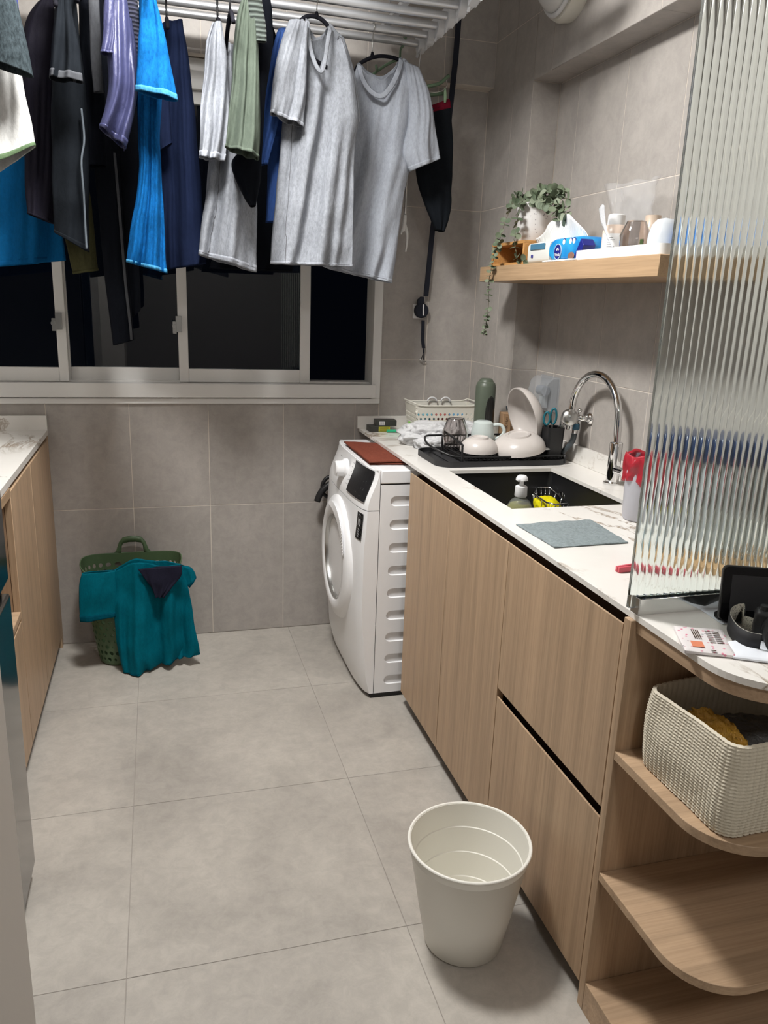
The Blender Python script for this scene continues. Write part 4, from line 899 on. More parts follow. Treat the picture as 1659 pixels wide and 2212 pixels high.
# ------------------------------------------------------------------ wall shelf and what stands on it
SX = 1.139; SZ = 1.530; SZB = 1.479
obj('wall_shelf', B(SX, XR - 0.001, 1.685, YC - 0.002, SZB, SZ), m_wood_y, None, bev=0.0012, seg=1, label='thick light oak shelf on the tiled wall above the sink', cat='shelf')
cr = thing('wooden_crate', (1.27, 2.615, SZ), 'small open honey-coloured wooden crate under the speckled plant pot', 'crate')
m_honey = wood_mat('honey_wood', (0.50, 0.26, 0.09, 1), 'y', 0.8); x0, x1, y0, y1 = 1.165, 1.375, 2.482, 2.745
for nm, bx in (('top_board', (x0, x1, y0, y1, 1.598, 1.608)), ('bottom_board', (x0, x1, y0, y1, SZ + 0.0005, 1.540)), ('side_board', (x0, x1, y0, y0 + 0.01, 1.540, 1.598)), ('side_board', (x0, x1, y1 - 0.01, y1, 1.540, 1.598)), ('back_board', (x1 - 0.01, x1, y0 + 0.01, y1 - 0.01, 1.540, 1.598))):
    obj(nm, B(*bx), m_honey, cr, bev=0.001, seg=1)
# plant
pc = (1.262, 2.612, 1.6085)
pl = thing('potted_eucalyptus', pc, 'artificial trailing eucalyptus in a white speckled pot on the wooden crate', 'plant')
m_pot = base_mat('speckled_pot', (0.66, 0.65, 0.64, 1), 0.5); t_ = NT(m_pot)
vv = t_.node('ShaderNodeTexVoronoi'); vv.inputs['Scale'].default_value = 95; t_.l.new(t_.coords(), vv.inputs['Vector'])
t_.col(t_.mix(t_.mix(1.0, t_.ramp(vv.outputs['Distance'], [(0.16, (1, 1, 1, 1)), (0.22, (0, 0, 0, 1))]), t_.ramp(t_.noise(t_.coords(), 60, 2), [(0.5, (0, 0, 0, 1)), (0.55, (1, 1, 1, 1))]), 'MULTIPLY'), (0.66, 0.65, 0.64, 1), (0.22, 0.21, 0.22, 1)))
obj('pot', MB().lathe([(0.001, 0), (0.054, 0), (0.060, 0.006), (0.0645, 0.05), (0.067, 0.120), (0.067, 0.127), (0.062, 0.127), (0.060, 0.108), (0.001, 0.108)], pc, 44), m_pot, pl, True, autos=40)
m_leaf = base_mat('eucalyptus_leaf', (0.125, 0.155, 0.095, 1), 0.55, spec=0.3); t_ = NT(m_leaf)
t_.col(t_.ramp(t_.node('ShaderNodeObjectInfo').outputs['Random'], [(0, (0.075, 0.105, 0.062, 1)), (1, (0.19, 0.22, 0.15, 1))]))
m_stem = base_mat('stem_brown', (0.12, 0.11, 0.07, 1), 0.7)
lm = MB(); rowl = []
for r, z in ((0.0, 0.0), (0.45, 0.02), (0.8, 0.05), (1.0, 0.12)):
    rowl.append([(0.5 + r * 0.55 * math.cos(2 * PI * k / 12) * 1.0, r * 0.5 * math.sin(2 * PI * k / 12), z * 0.5) for k in range(12)])
lm.grid(rowl, True)
leaf_me = bpy.data.meshes.new('leaf'); leaf_me.from_pydata([v[:] for v in lm.v], [], lm.f); leaf_me.materials.append(m_leaf)
for p in leaf_me.polygons: p.use_smooth = True
n_leaf = 0
def leaf(p, d, up, size):
    global n_leaf
    n_leaf += 1; d = d.normalized(); z = (up - d * up.dot(d)).normalized(); y = z.cross(d)
    m = Matrix((d, y, z)).transposed().to_4x4(); m.translation = p - Vector(pc)
    o = bpy.data.objects.new('leaf', leaf_me); C.objects.link(o); o.parent = pl; o.matrix_basis = m @ Matrix.Scale(size, 4)
def stem(pts, n, s0, s1, r=0.0011):
    P = [Vector(q) for q in cat([tuple(p) for p in pts], 40)]
    obj('stem', MB().tube(P, r, 5), m_stem, pl, True)
    for i in range(n):
        k = 1 + int((i + 0.5) / n * 38); d = (P[k + 1] - P[k]).normalized(); a = i * 1.9 + random.random()
        for sgn in (0, PI):
            u = d.orthogonal().normalized(); v = d.cross(u); dr_ = u * math.cos(a + sgn) + v * math.sin(a + sgn) + d * 0.25
            leaf(P[k], dr_ + Vector((random.uniform(-.2, .2), random.uniform(-.2, .2), random.uniform(-.1, .3))), Vector((-0.7, -0.5, 0.6)) + Vector((random.uniform(-.5, .5),) * 3), s0 + (s1 - s0) * i / n + random.uniform(-.002, .002))
top = Vector((1.235, 2.64, 1.735))
stem([(1.25, 2.64, 1.72), aX(1.20, 1118, 425), aX(1.15, 1098, 462), aX(1.125, 1080, 515), aX(1.122, 1066, 560), aX(1.122, 1056, 610), aX(1.122, 1055, 660), aX(1.122, 1050, 700), aX(1.122, 1045, 724)], 36, 0.021, 0.012)
stem([(1.25, 2.63, 1.72), aX(1.19, 1128, 435), aX(1.17, 1118, 470), aX(1.150, 1112, 520), aX(1.150, 1118, 562)], 15, 0.022, 0.017)
stem([(1.25, 2.65, 1.72), aX(1.22, 1128, 418), aX(1.19, 1110, 440)], 5, 0.028, 0.022)
for q in ([(1158, 425), (1168, 412), (1172, 408)], [(1165, 430), (1188, 414), (1200, 412)], [(1170, 435), (1205, 428), (1232, 430)], [(1178, 440), (1200, 455), (1210, 478)], [(1180, 440), (1215, 445), (1222, 470)], [(1175, 435), (1210, 416), (1214, 414)], [(1160, 432), (1150, 420), (1146, 428)], [(1190, 445), (1212, 462), (1222, 480)]):
    stem([(1.25, 2.61, 1.725)] + [aX(1.20 - 0.015 * (i == 0), *p) for i, p in enumerate(q)], 8 if len(q) < 4 else 10, 0.026, 0.021)
stem([(1.19, 2.55, 1.535), (1.17, 2.50, 1.537), (1.163, 2.46, 1.545)], 3, 0.022, 0.02)
# tissue pack
tp = thing('tissue_pack', (1.20, 2.245, SZ), 'blue soft pack of paper towels lying on the oak shelf', 'tissue pack')
m_tblue = base_mat('pack_blue', (0.010, 0.25, 0.60, 1), 0.3, spec=0.6); t_ = NT(m_tblue)
t_.col(t_.ramp(t_.noise(t_.coords((1, 1, 1)), 14, 3), [(0.35, (0.006, 0.17, 0.50, 1)), (0.7, (0.03, 0.36, 0.66, 1))]))
def packbox(y0, y1, z0, z1, xf, xb, nr=12, seed=0, taper=0.0):
    rows = []
    for j in range(15):
        y = y0 + (y1 - y0) * j / 14; e = min(1, 5 * min(j, 14 - j) / 14 + 0.55) if taper else 1; row = []
        for k in range(28):
            a = 2 * PI * k / 28; c, s = math.cos(a), math.sin(a); q = 0.36
            row.append(Vector(((xf + xb) / 2 + (xb - xf) / 2 * abs(c) ** q * (1 if c > 0 else -1), y, (z0 + z1) / 2 + (z1 - z0) / 2 * e * abs(s) ** q * (1 if s > 0 else -1) + 0.0015 * ns(a + seed, y * 30, 0))))
        rows.append(row)
    return rows
pkt = MB().grid(packbox(2.105, 2.295, SZ + 0.001, 1.600, 1.162, 1.262, taper=1), True, True, True)
obj('wrapper', pkt, m_tblue, tp, True, autos=50)
obj('end_panel', MB().grid(packbox(2.296, 2.445, SZ + 0.001, 1.596, 1.163, 1.262, seed=4), True, True, True), base_mat('pack_cream', (0.66, 0.67, 0.64, 1), 0.4), tp, True, autos=50, label='cream end of the pack with a blue-grey band')
obj('end_band', B(1.1605, 1.163, 2.325, 2.425, 1.572, 1.590), base_mat('band_blue', (0.06, 0.17, 0.27, 1), 0.4), tp, bev=0.001)
obj('end_mark', B(1.1610, 1.163, 2.405, 2.417, 1.549, 1.558), base_mat('mark_violet', (0.05, 0.05, 0.25, 1), 0.4), tp)
m_tnavy = base_mat('pack_navy', (0.010, 0.016, 0.19, 1), 0.35)
obj('end_seal', MB().prism([(2.088, 1.572), (2.106, 1.590), (2.135, 1.545), (2.125, 1.5308), (2.105, 1.5308)], 1.1615, 1.20, 'x'), m_tnavy, tp, bev=0.001)
lgc = Vector((1.160, 2.236, 1.560))
obj('logo_disc', MB().lathe([(0.001, 0.0), (0.0205, 0.0), (0.0205, 0.0015), (0.001, 0.0015)], lgc, 32, 'x'), m_tnavy, tp)
obj('logo_ring', MB().lathe([(0.0205, -0.0006), (0.0222, -0.0006), (0.0222, 0.0016), (0.0205, 0.0016)], lgc, 32, 'x'), base_mat('logo_pale', (0.5, 0.62, 0.75, 1), 0.4), tp)
m_pw = base_mat('print_white', (0.8, 0.8, 0.8, 1), 0.5)
text('logo_text', 'Vinda', 0.0135, frame_xf(lgc + Vector((-0.0008, 0, -0.0085)), (0, -1, 0), (0, 0, 1)), m_pw, tp)
mb = MB()
for k in range(7):
    a = math.radians(20 + 140 * k / 6); dx, dz = math.cos(a), math.sin(a); cx_, cz_ = lgc.y - dx * 0.0065, lgc.z + 0.002 + dz * 0.0065
    mb.add([(lgc.x - 0.0008, cx_ - dx * q1 - dz * q2, cz_ + dz * q1 - dx * q2) for q1, q2 in ((-0.004, 0), (0, -0.0013), (0.004, 0), (0, 0.0013))], [(0, 1, 2, 3)])
obj('logo_shell', mb, m_pw, tp)
for yy in (2.205, 2.165, 2.145): 
    obj('badge', MB().lathe([(0.001, 0), (0.010, 0), (0.010, 0.001), (0.001, 0.001)], (1.1625 if yy > 2.2 else 1.1625, yy, 1.586), 24, 'x'), m_tnavy, tp); obj('badge_print', MB().lathe([(0.001, 0), (0.0075, 0), (0.0075, 0.001), (0.001, 0.001)], (1.1615, yy, 1.586), 20, 'x'), m_pw, tp)
obj('printed_picture', MB().sphere((1.1615, 2.155, 1.545), 0.02, 8, (0.06, 1, 0.55)), base_mat('print_brown', (0.20, 0.11, 0.08, 1), 0.5), tp, True)
m_tissue = base_mat('embossed_tissue', (0.80, 0.80, 0.79, 1), 0.9, spec=0.1); t_ = NT(m_tissue)
wv = t_.node('ShaderNodeTexWave'); wv.wave_type = 'RINGS'; wv.rings_direction = 'SPHERICAL'; wv.inputs['Scale'].default_value = 55; wv.inputs['Distortion'].default_value = 9; wv.inputs['Detail Scale'].default_value = 0.6; t_.l.new(t_.coords(), wv.inputs['Vector']); t_.bump(wv.outputs['Fac'], 0.8, 0.0015)
edge = cat([aX(1.20, 1157, 517), aX(1.20, 1180, 500), aX(1.20, 1195, 480), aX(1.20, 1215, 467), aX(1.20, 1232, 463), aX(1.20, 1250, 478), aX(1.20, 1262, 495), aX(1.20, 1272, 512)], 30)
rows = []
for j in range(8):
    f = j / 7; rows.append([Vector((1.215 - 0.02 * f + 0.005 * math.sin(i * 0.5 + f), p[1], 1.585 + (max(p[2], 1.587) - 1.585) * f)) for i, p in enumerate(edge)])
obj('towel_sheet', MB().grid(rows), m_tissue, tp, True, solid=0.0015)
obj('folded_tissue', slab([(1.143, 2.10), (1.165, 2.06), (1.158, 2.29), (1.143, 2.30)], SZ + 0.0008, SZ + 0.006, 20, 30, 0.002, 60, 1), m_tissue, None, True, label='crumpled white tissue lying in front of the blue tissue pack', cat='tissue')
# white tray and its bottles
try_ = thing('white_tray', (1.26, 1.93, SZ), 'shallow white tray on the near half of the oak shelf', 'tray')
mb = MB(); o_, i_ = rpoly(1.148, 1.385, 1.70, 2.115, 0.02, 5), rpoly(1.152, 1.381, 1.704, 2.111, 0.017, 5)
mb.grid([[(x, y, SZ + 0.001) for x, y in o_], [(x, y, SZ + 0.026) for x, y in o_], [(x, y, SZ + 0.026) for x, y in i_], [(x, y, SZ + 0.005) for x, y in i_]], True, True, True)
obj('tray_body', mb, base_mat('tray_white', (0.80, 0.79, 0.77, 1), 0.35), try_, True, autos=40)
TZ = SZ + 0.0055
def bottle(name, label, c, prof, mat, n=32, cat_='bottle'):
    t = thing(name, c, label, cat_); obj('body', MB().lathe(prof, c, n), mat, t, True, autos=45); return t
bt = bottle('label_bottle', 'frosted bottle with white cap and printed label, leftmost on the white tray', (1.25, 2.075, TZ), [(0.001, 0), (0.034, 0), (0.036, 0.006), (0.035, 0.075), (0.027, 0.090), (0.022, 0.094)], base_mat('peach_frosted', (0.68, 0.55, 0.46, 1), 0.3))
obj('cap', MB().lathe([(0.024, 0.090), (0.0235, 0.118), (0.020, 0.121), (0.001, 0.121)], (1.25, 2.075, TZ), 28), m_whitepl, bt, True, autos=40)
mb = MB(); mb.grid([[(1.25 + 0.0362 * math.cos(a), 2.075 + 0.0362 * math.sin(a), TZ + z) for a in [math.radians(175 + 85 * k / 12) for k in range(13)]] for z in (0.008, 0.068)]); lb_ = obj('label', mb, m_pw, bt, True)
mb = MB()
for k in range(8):
    z = TZ + 0.014 + 0.006 * k; mb.grid([[(1.25 + 0.0366 * math.cos(a), 2.075 + 0.0366 * math.sin(a), zz) for a in [math.radians(205 + (35 - 8 * (k % 3)) * q / 6) for q in range(7)]] for zz in (z, z + 0.0016)])
obj('label_print', mb, m_print2, lb_, kind='stuff')
bt2 = bottle('white_capped_bottle', 'frosted white-capped bottle with a green label between the peach bottle and smoked carafe', (1.33, 2.02, TZ), [(0.001, 0), (0.030, 0), (0.031, 0.006), (0.030, 0.08), (0.021, 0.095), (0.021, 0.118), (0.001, 0.12)], base_mat('frosted_tan', (0.55, 0.44, 0.35, 1), 0.35))
obj('label', B(1.2995, 1.301, 2.005, 2.022, TZ + 0.012, TZ + 0.055), base_mat('leaf_green', (0.07, 0.16, 0.035, 1), 0.5), bt2)
cfc = (1.235, 1.95, TZ)
cf = thing('smoked_carafe', cfc, 'upturned smoked glass carafe on the white tray', 'carafe')
obj('glass_body', MB().lathe([(0.038, 0), (0.0395, 0.02), (0.041, 0.055), (0.026, 0.090), (0.024, 0.0925), (0.001, 0.0935), (0.001, 0.0905), (0.023, 0.089), (0.038, 0.054), (0.0365, 0.02), (0.035, 0)], cfc, 40), m_smoke, cf, True, autos=30)
bottle('white_jug', 'rounded white bottle beside the smoked carafe at the fluted glass edge', (1.245, 1.835, TZ), [(0.001, 0), (0.040, 0), (0.041, 0.01), (0.039, 0.05), (0.032, 0.075), (0.020, 0.088), (0.001, 0.092)], base_mat('milky_white', (0.55, 0.58, 0.61, 1), 0.35))
bottle('blue_bottle', 'blue bottle behind the fluted glass at the near end of the shelf', (1.26, 1.755, TZ), [(0.001, 0), (0.028, 0), (0.029, 0.05), (0.018, 0.075), (0.015, 0.085), (0.001, 0.086)], base_mat('bottle_blue', (0.05, 0.20, 0.55, 1), 0.3))
m_film = film_mat('clear_film', (0.85, 0.86, 0.88, 1), 0.06)
rows = []
for j in range(14):
    f = j / 13; a_, b_ = aX(1.34, 1312 + 10 * (1 - f), 535 - 135 * f), aX(1.34, 1395 + 42 * f, 528 - 146 * f)
    rows.append([a_.lerp(b_, i / 14) + Vector((0.035 * ns(i * 0.35, f * 3, 1.7), 0, 0.004 * math.sin(i))) for i in range(15)])
rows2 = [[p + Vector((0.025 * math.sin(PI * i / 14) * (1 - 0.7 * j / 13), 0, 0)) for i, p in enumerate(r)] for j, r in enumerate(rows)]
mb = MB(); mb.grid([r + s[::-1][1:-1] for r, s in zip(rows, rows2)], True); obj('clear_bag', mb, m_film, None, True, solid=0.0005, label='standing clear plastic bag behind the bottles on the shelf', cat='plastic bag')
obj('clear_sheet', MB().grid([[aX(1.19 + 0.01 * f, 1306 + 18 * f - 6 * math.sin(PI * f), 445 + 90 * f) + Vector((0, 0.012 * k * (1 - f) * 0.6, 0.006 * math.sin(k + f * 4))) for k in range(5)] for f in [i / 12 for i in range(13)]]), film_mat('pale_film', (0.85, 0.88, 0.92, 1), 0.4), None, True, solid=0.0006, label='curled strip of clear packaging left of the peach bottle', cat='packaging')
obj('crumpled_film', blob((1.28, 2.19, SZ + 0.014), (0.03, 0.045, 0.014), 0.35, 2.2, 3, 20, SZ + 0.001), film_mat('blue_film', (0.55, 0.66, 0.75, 1), 0.6), None, True, label='crumpled pale blue plastic film between the tissue pack and white tray', cat='packaging')
# ------------------------------------------------------------------ tap, hose, wall tap, dispenser
fa = thing('faucet', (1.34, 2.09, ZC), 'chrome gooseneck kitchen tap behind the sink', 'faucet')
FC = (1.34, 2.09, ZC)
obj('base_flange', MB().lathe([(0.001, 0.0), (0.028, 0.0), (0.028, 0.006), (0.022, 0.009), (0.0195, 0.010)], FC, 32), m_chrome, fa, True, autos=30)
obj('body', MB().lathe([(0.0195, 0.009), (0.0195, 0.128), (0.017, 0.131), (0.011, 0.132)], FC, 32), m_chrome, fa, True, autos=30)
arc = [Vector((1.34, 2.09, ZC + 0.13)), Vector((1.34, 2.092, ZC + 0.17)), Vector((1.34, 2.094, 1.065))] + [Vector((1.34, 2.2375 - 0.1435 * math.cos(a), 1.065 + 0.134 * math.sin(a))) for a in [PI * k / 24 for k in range(1, 25)]] + [Vector((1.34, 2.383, 1.03)), Vector((1.34, 2.385, 1.0))]
obj('spout', MB().tube(arc, 0.0115, 18), m_chrome, fa, True, autos=50)
lv = obj('handle', MB().tube([(1.34, 2.075, 0.925), (1.34, 2.03, 0.925)], 0.0135, 20), m_chrome, fa, True, autos=50)
obj('lever', MB().tube(cat([(1.34, 2.032, 0.93), (1.345, 2.026, 0.965), (1.352, 2.018, 0.995)], 10), [0.004, 0.005, 0.006, 0.0065, 0.007, 0.0075, 0.0075, 0.007, 0.006, 0.003], 10), m_chrome, lv, True)
wtp = thing('wall_tap', (1.38, 2.38, 1.02), 'small chrome wall tap with blue collar feeding a grey hose', 'tap')
obj('wall_flange', MB().lathe([(0.001, -0.010), (0.016, -0.010), (0.021, -0.004), (0.021, -0.0005), (0.001, -0.0005)], (XR, 2.355, 1.04), 24, 'x'), m_chrome, wtp, True, autos=40)
obj('valve_body', MB().tube([(1.39, 2.357, 1.04), (1.372, 2.372, 1.04), (1.366, 2.392, 1.04)], 0.011, 14), m_chrome, wtp, True)
obj('outlet', MB().tube([(1.366, 2.392, 1.058), (1.366, 2.392, 0.985)], 0.0095, 14), m_chrome, wtp, True, autos=50)
obj('knob', MB().sphere((1.366, 2.372, 1.066), 0.008, 8), m_chrome, wtp, True)
obj('collar', MB().lathe([(0.0135, 0), (0.015, 0.004), (0.015, 0.017), (0.0135, 0.021)], (1.366, 2.392, 0.998), 20), base_mat('petrol_blue', (0.03, 0.10, 0.16, 1), 0.35), wtp, True)
obj('hose', MB().tube(cat([(1.366, 2.392, 0.985), (1.363, 2.398, 0.955), (1.352, 2.418, 0.925), (1.342, 2.440, 0.900), (1.345, 2.50, 0.888), (1.36, 2.58, 0.887)], 24), 0.0095, 12), base_mat('grey_hose', (0.075, 0.09, 0.10, 1), 0.45), wtp, True)
ds = thing('film_dispenser', (1.38, 2.64, 1.08), 'translucent grey wall dispenser mounted behind the dish rack', 'dispenser')
m_tr = base_mat('translucent_grey', (0.55, 0.58, 0.61, 1), 0.15, alpha=0.30, spec=0.8)
mb = MB(); prof_ = [(1.395, 1.150), (1.372, 1.150), (1.352, 1.135), (1.342, 1.09), (1.345, 1.05), (1.36, 1.03), (1.395, 1.03)]
mb.prism([(x, z) for x, z in prof_], 2.59, 2.73, 'y'); obj('cover', mb, m_tr, ds, bev=0.003)
obj('roller', MB().tube([(1.372, 2.64, 1.10), (1.372, 2.69, 1.10)], 0.018, 18), base_mat('roller_grey', (0.20, 0.22, 0.25, 1), 0.5), ds, True, autos=50)
obj('spindle', B(1.366, 1.390, 2.655, 2.675, 1.035, 1.09), base_mat('pale_grey', (0.45, 0.48, 0.50, 1), 0.5), ds)
obj('backplate', B(1.395, 1.3985, 2.585, 2.735, 1.025, 1.153), m_tr, ds)
# ------------------------------------------------------------------ dish rack
dk = thing('dish_rack', (1.11, 2.5, ZC), 'black wire dish rack with drip tray beside the sink', 'dish rack')
mb = MB(); o_, i_ = rpoly(0.872, 1.352, 2.372, 2.640, 0.055, 8), rpoly(0.876, 1.348, 2.376, 2.636, 0.052, 8)
mb.grid([[(x, y, ZC + 0.0005) for x, y in o_], [(x, y, ZC + 0.019) for x, y in o_], [(x, y, ZC + 0.019) for x, y in i_], [(x, y, ZC + 0.004) for x, y in i_]], True, True, True)
obj('drip_tray', mb, m_tray, dk, True, autos=40)
for k in range(9):
    xx = 0.93 + 0.045 * k; obj('tray_rib', B(xx, xx + 0.018, 2.40, 2.61, ZC + 0.004, ZC + 0.009), m_tray, dk, bev=0.002, seg=1)
wr_ = 0.0032; zl, zh = 0.909, 0.944
lp = [(x, y, zl) for x, y in rpoly(0.965, 1.340, 2.384, 2.625, 0.02, 4)]
def loop_tube(pts, r=wr_): return MB().tube(list(pts) + [pts[0], pts[1]], r, 8, False)
obj('lower_frame', loop_tube(lp), m_black, dk, True)
obj('upper_rail', MB().tube(cat([(0.99, 2.384, zl), (0.925, 2.395, zl + 0.004), (0.878, 2.45, zl + 0.022), (0.872, 2.51, zl + 0.030), (0.90, 2.60, zh), (0.95, 2.62, zh), (1.10, 2.622, zh), (1.34, 2.622, zh)], 50), wr_ * 1.15, 8), m_black, dk, True)
obj('side_hoop', MB().tube(cat([(0.955, 2.384, ZC + 0.006), (0.955, 2.384, 0.930), (0.955, 2.386, 0.945), (0.955, 2.40, 0.953), (0.955, 2.56, 0.966), (0.955, 2.575, 0.955), (0.955, 2.578, 0.93), (0.955, 2.578, ZC + 0.006)], 60), wr_ * 1.25, 8), m_black, dk, True)
for (x, y) in ((0.958, 2.386), (0.985, 2.61), (1.335, 2.386), (1.335, 2.61)):
    obj('leg', MB().tube([(x, y, ZC + 0.006), (x, y, zl + 0.002)], 0.0045, 8), m_black, dk, True)
for k in range(26):
    x = 0.975 + 0.0138 * k
    obj('cross_wire', MB().tube(cat([(x, 2.384, zl), (x, 2.395, zl - 0.012), (x, 2.50, zl - 0.014), (x, 2.61, zl - 0.012), (x, 2.622, zl), (x, 2.622, zh)], 20), 0.0018, 6), m_black, dk, True)
for k in range(11):
    x = 1.10 + 0.0138 * k
    obj('plate_tine', MB().tube(cat([(x, 2.43, zl - 0.013), (x, 2.432, zl + 0.012), (x, 2.445, zl + 0.018), (x, 2.458, zl + 0.012), (x, 2.46, zl - 0.013)], 14), 0.0018, 6), m_black, dk, True)
# dishes
def tfm(c, ax, prof, n=44):
    z = Vector(ax).normalized(); x = z.orthogonal().normalized(); y = z.cross(x); m = Matrix((x, y, z)).transposed().to_4x4(); m.translation = Vector(c)
    mb = MB(); mb.xf = m; return mb.lathe(prof, (0, 0, 0), n)
def bowlprof(R, h, foot=0.45, th_=0.004):
    out = [(0.001, -h), (R * foot * 0.8, -h), (R * foot * 0.86, -h - 0.004), (R * foot, -h - 0.004), (R * foot * 1.05, -h + 0.002)]
    for k in range(1, 9): a = k / 8; out.append((R * (foot + (1 - foot) * math.sin(a * PI / 2) ** 0.9), -h + h * a ** 1.5))
    out.append((R - th_, 0.0)); 
    for k in range(7, -1, -1): a = k / 8; out.append(((R - th_) * (foot + (1 - foot) * math.sin(a * PI / 2) ** 0.9) if k else 0.001, -h + th_ + (h - th_) * a ** 1.5))
    return out
def bowl(label, c, ax, R, h):
    return obj('bowl', tfm(c, ax, bowlprof(R, h)), m_bowl, None, True, autos=50, label=label, cat='bowl')
bowl('smaller oatmeal bowl upside down at the front left of the dish rack', (1.048, 2.465, 0.915), (0.02, 0.03, -1), 0.066, 0.046)
bowl('wider oatmeal bowl upside down in the middle of the dish rack', (1.190, 2.450, 0.922), (0.16, 0.10, -1), 0.092, 0.052)
bowl('large oatmeal bowl standing on edge in front of the black utensil holder', (1.238, 2.545, 1.018), (-0.96, -0.04, -0.27), 0.107, 0.056)
gl_c = (0.985, 2.535, 0.914)
gt_ = thing('smoked_tumbler', gl_c, 'upside-down faceted smoked glass at the left end of the dish rack', 'glass')
obj('glass_body', MB().lathe([(0.036, 0.0), (0.039, 0.012), (0.0455, 0.055), (0.030, 0.100), (0.026, 0.104), (0.001, 0.105), (0.001, 0.101), (0.025, 0.100), (0.0425, 0.055), (0.036, 0.012), (0.033, 0.0)], gl_c, 10 * 4), m_smoke, gt_, True, autos=30)
mg = thing('mug', (1.125, 2.575, 0.914), 'pale celadon mug upside down behind the bowls in the dish rack', 'mug')
obj('mug_body', MB().lathe([(0.038, 0), (0.041, 0.02), (0.0415, 0.05), (0.034, 0.082), (0.024, 0.088), (0.001, 0.088), (0.001, 0.084), (0.023, 0.083), (0.037, 0.05), (0.034, 0)], (1.105, 2.575, 0.914), 36), m_mug, mg, True, autos=40)
obj('handle', MB().tube(cat([(1.138, 2.56, 0.988), (1.160, 2.548, 0.990), (1.172, 2.542, 0.972), (1.165, 2.545, 0.952), (1.145, 2.556, 0.938)], 20), 0.0062, 10), m_mug, mg, True)
uh = thing('utensil_holder', (1.305, 2.435, 0.885), 'black plastic utensil holder on the right end of the dish rack', 'utensil holder')
mb = MB(); o_ = rpoly(1.272, 1.338, 2.402, 2.468, 0.012, 4); i_ = rpoly(1.275, 1.335, 2.405, 2.465, 0.010, 4)
mb.grid([[(1.305 + (x - 1.305) * 0.86, 2.435 + (y - 2.435) * 0.86, 0.888) for x, y in o_], [(x, y, 1.002) for x, y in o_], [(x, y, 1.002) for x, y in i_], [(1.305 + (x - 1.305) * 0.86, 2.435 + (y - 2.435) * 0.86, 0.892) for x, y in i_]], True, True, True)
obj('holder_body', mb, m_black, uh, True, autos=40)
m_tealp = base_mat('teal_plastic', (0.012, 0.13, 0.17, 1), 0.35)
sc_ = thing('scissors', (1.30, 2.45, 0.92), 'scissors with teal handles standing in the black utensil holder', 'scissors')
def ringh(c, rx, rz, yaw):
    pts = [Vector((c[0] + rx * math.cos(a) * math.cos(yaw), c[1] + rx * math.cos(a) * math.sin(yaw), c[2] + rz * math.sin(a))) for a in [2 * PI * k / 24 for k in range(24)]]
    return MB().tube(pts + [pts[0], pts[1]], 0.0038, 8, False)
obj('handle', ringh((1.284, 2.445, 1.028), 0.010, 0.022, -0.6), m_tealp, sc_, True); obj('handle', ringh((1.306, 2.440, 1.036), 0.010, 0.027, -0.6), m_tealp, sc_, True)
obj('blade', MB().tube([(1.288, 2.443, 1.006), (1.296, 2.440, 0.90)], [0.004, 0.003], 6), m_steel, sc_); obj('blade', MB().tube([(1.304, 2.440, 1.010), (1.300, 2.438, 0.90)], [0.004, 0.003], 6), m_steel, sc_)
ld = thing('ladle', (1.315, 2.39, 0.95), 'steel ladle hanging out of the black utensil holder in front of the tap spout', 'ladle')
mb = MB(); z_ = Vector((-0.25, -0.85, 0.15)).normalized(); x_ = z_.orthogonal().normalized(); y_ = z_.cross(x_); mm = Matrix((x_, y_, z_)).transposed().to_4x4(); mm.translation = Vector((1.318, 2.352, 1.045)); mb.xf = mm
mb.lathe([(0.001, 0.020)] + [(0.029 * math.sin(a), 0.020 * math.cos(a)) for a in [PI / 2 * k / 8 for k in range(1, 9)]] + [(0.027, 0.0)] + [(0.027 * math.sin(a), 0.018 * math.cos(a)) for a in [PI / 2 * k / 8 for k in range(7, 0, -1)]] + [(0.001, 0.018)], (0, 0, 0), 28)
obj('ladle_bowl', mb, m_steel, ld, True, autos=60)
obj('handle', MB().tube(cat([(1.312, 2.366, 1.022), (1.312, 2.385, 1.008), (1.314, 2.412, 1.000), (1.312, 2.425, 0.93)], 16), [0.0045] * 16, 8), m_steel, ld, True)
obj('spatula', MB().tube([(1.326, 2.430, 0.90), (1.328, 2.425, 1.02), (1.325, 2.420, 1.035)], [0.003, 0.004, 0.003], 6), m_steel, None, True, label='thin steel utensil handle beside the ladle in the holder', cat='utensil')
obj('spoon', MB().sphere((1.272, 2.412, 0.928), 0.02, 10, (1.0, 0.5, 0.35)), m_steel, None, True, label='small steel spoon bowl resting on the dish rack beside the holder', cat='spoon')
# behind the rack
wbk_ = thing('white_basket', (1.12, 3.055, ZC), 'cream perforated plastic basket on the worktop by the back wall', 'basket')
bx0, bx1, by0, by1, bz = 0.985, 1.262, 2.985, 3.135, 0.118
def wbp(u, v, off=0.0):
    if off == -0.002: off = -0.016
    L = [(bx0, by0), (bx1, by0), (bx1, by1), (bx0, by1)]; lens = [bx1 - bx0, by1 - by0] * 2; tot = sum(lens); d = (u % 1.0) * tot; k = 0
    while d > lens[k] + 1e-9: d -= lens[k]; k = (k + 1) % 4
    a, b = L[k], L[(k + 1) % 4]; f = d / lens[k]; x, y = a[0] + (b[0] - a[0]) * f, a[1] + (b[1] - a[1]) * f
    cx_, cy_ = (bx0 + bx1) / 2, (by0 + by1) / 2; s = 0.90 + 0.10 * v + off
    return Vector((cx_ + (x - cx_) * s, cy_ + (y - cy_) * s, ZC + 0.002 + bz * v))
pw = perf(44, 6, wbp, lambda i, j: 0.55 if j in (1, 2, 3, 4) else 0.0, 0.002, v0=0.02, v1=0.93)
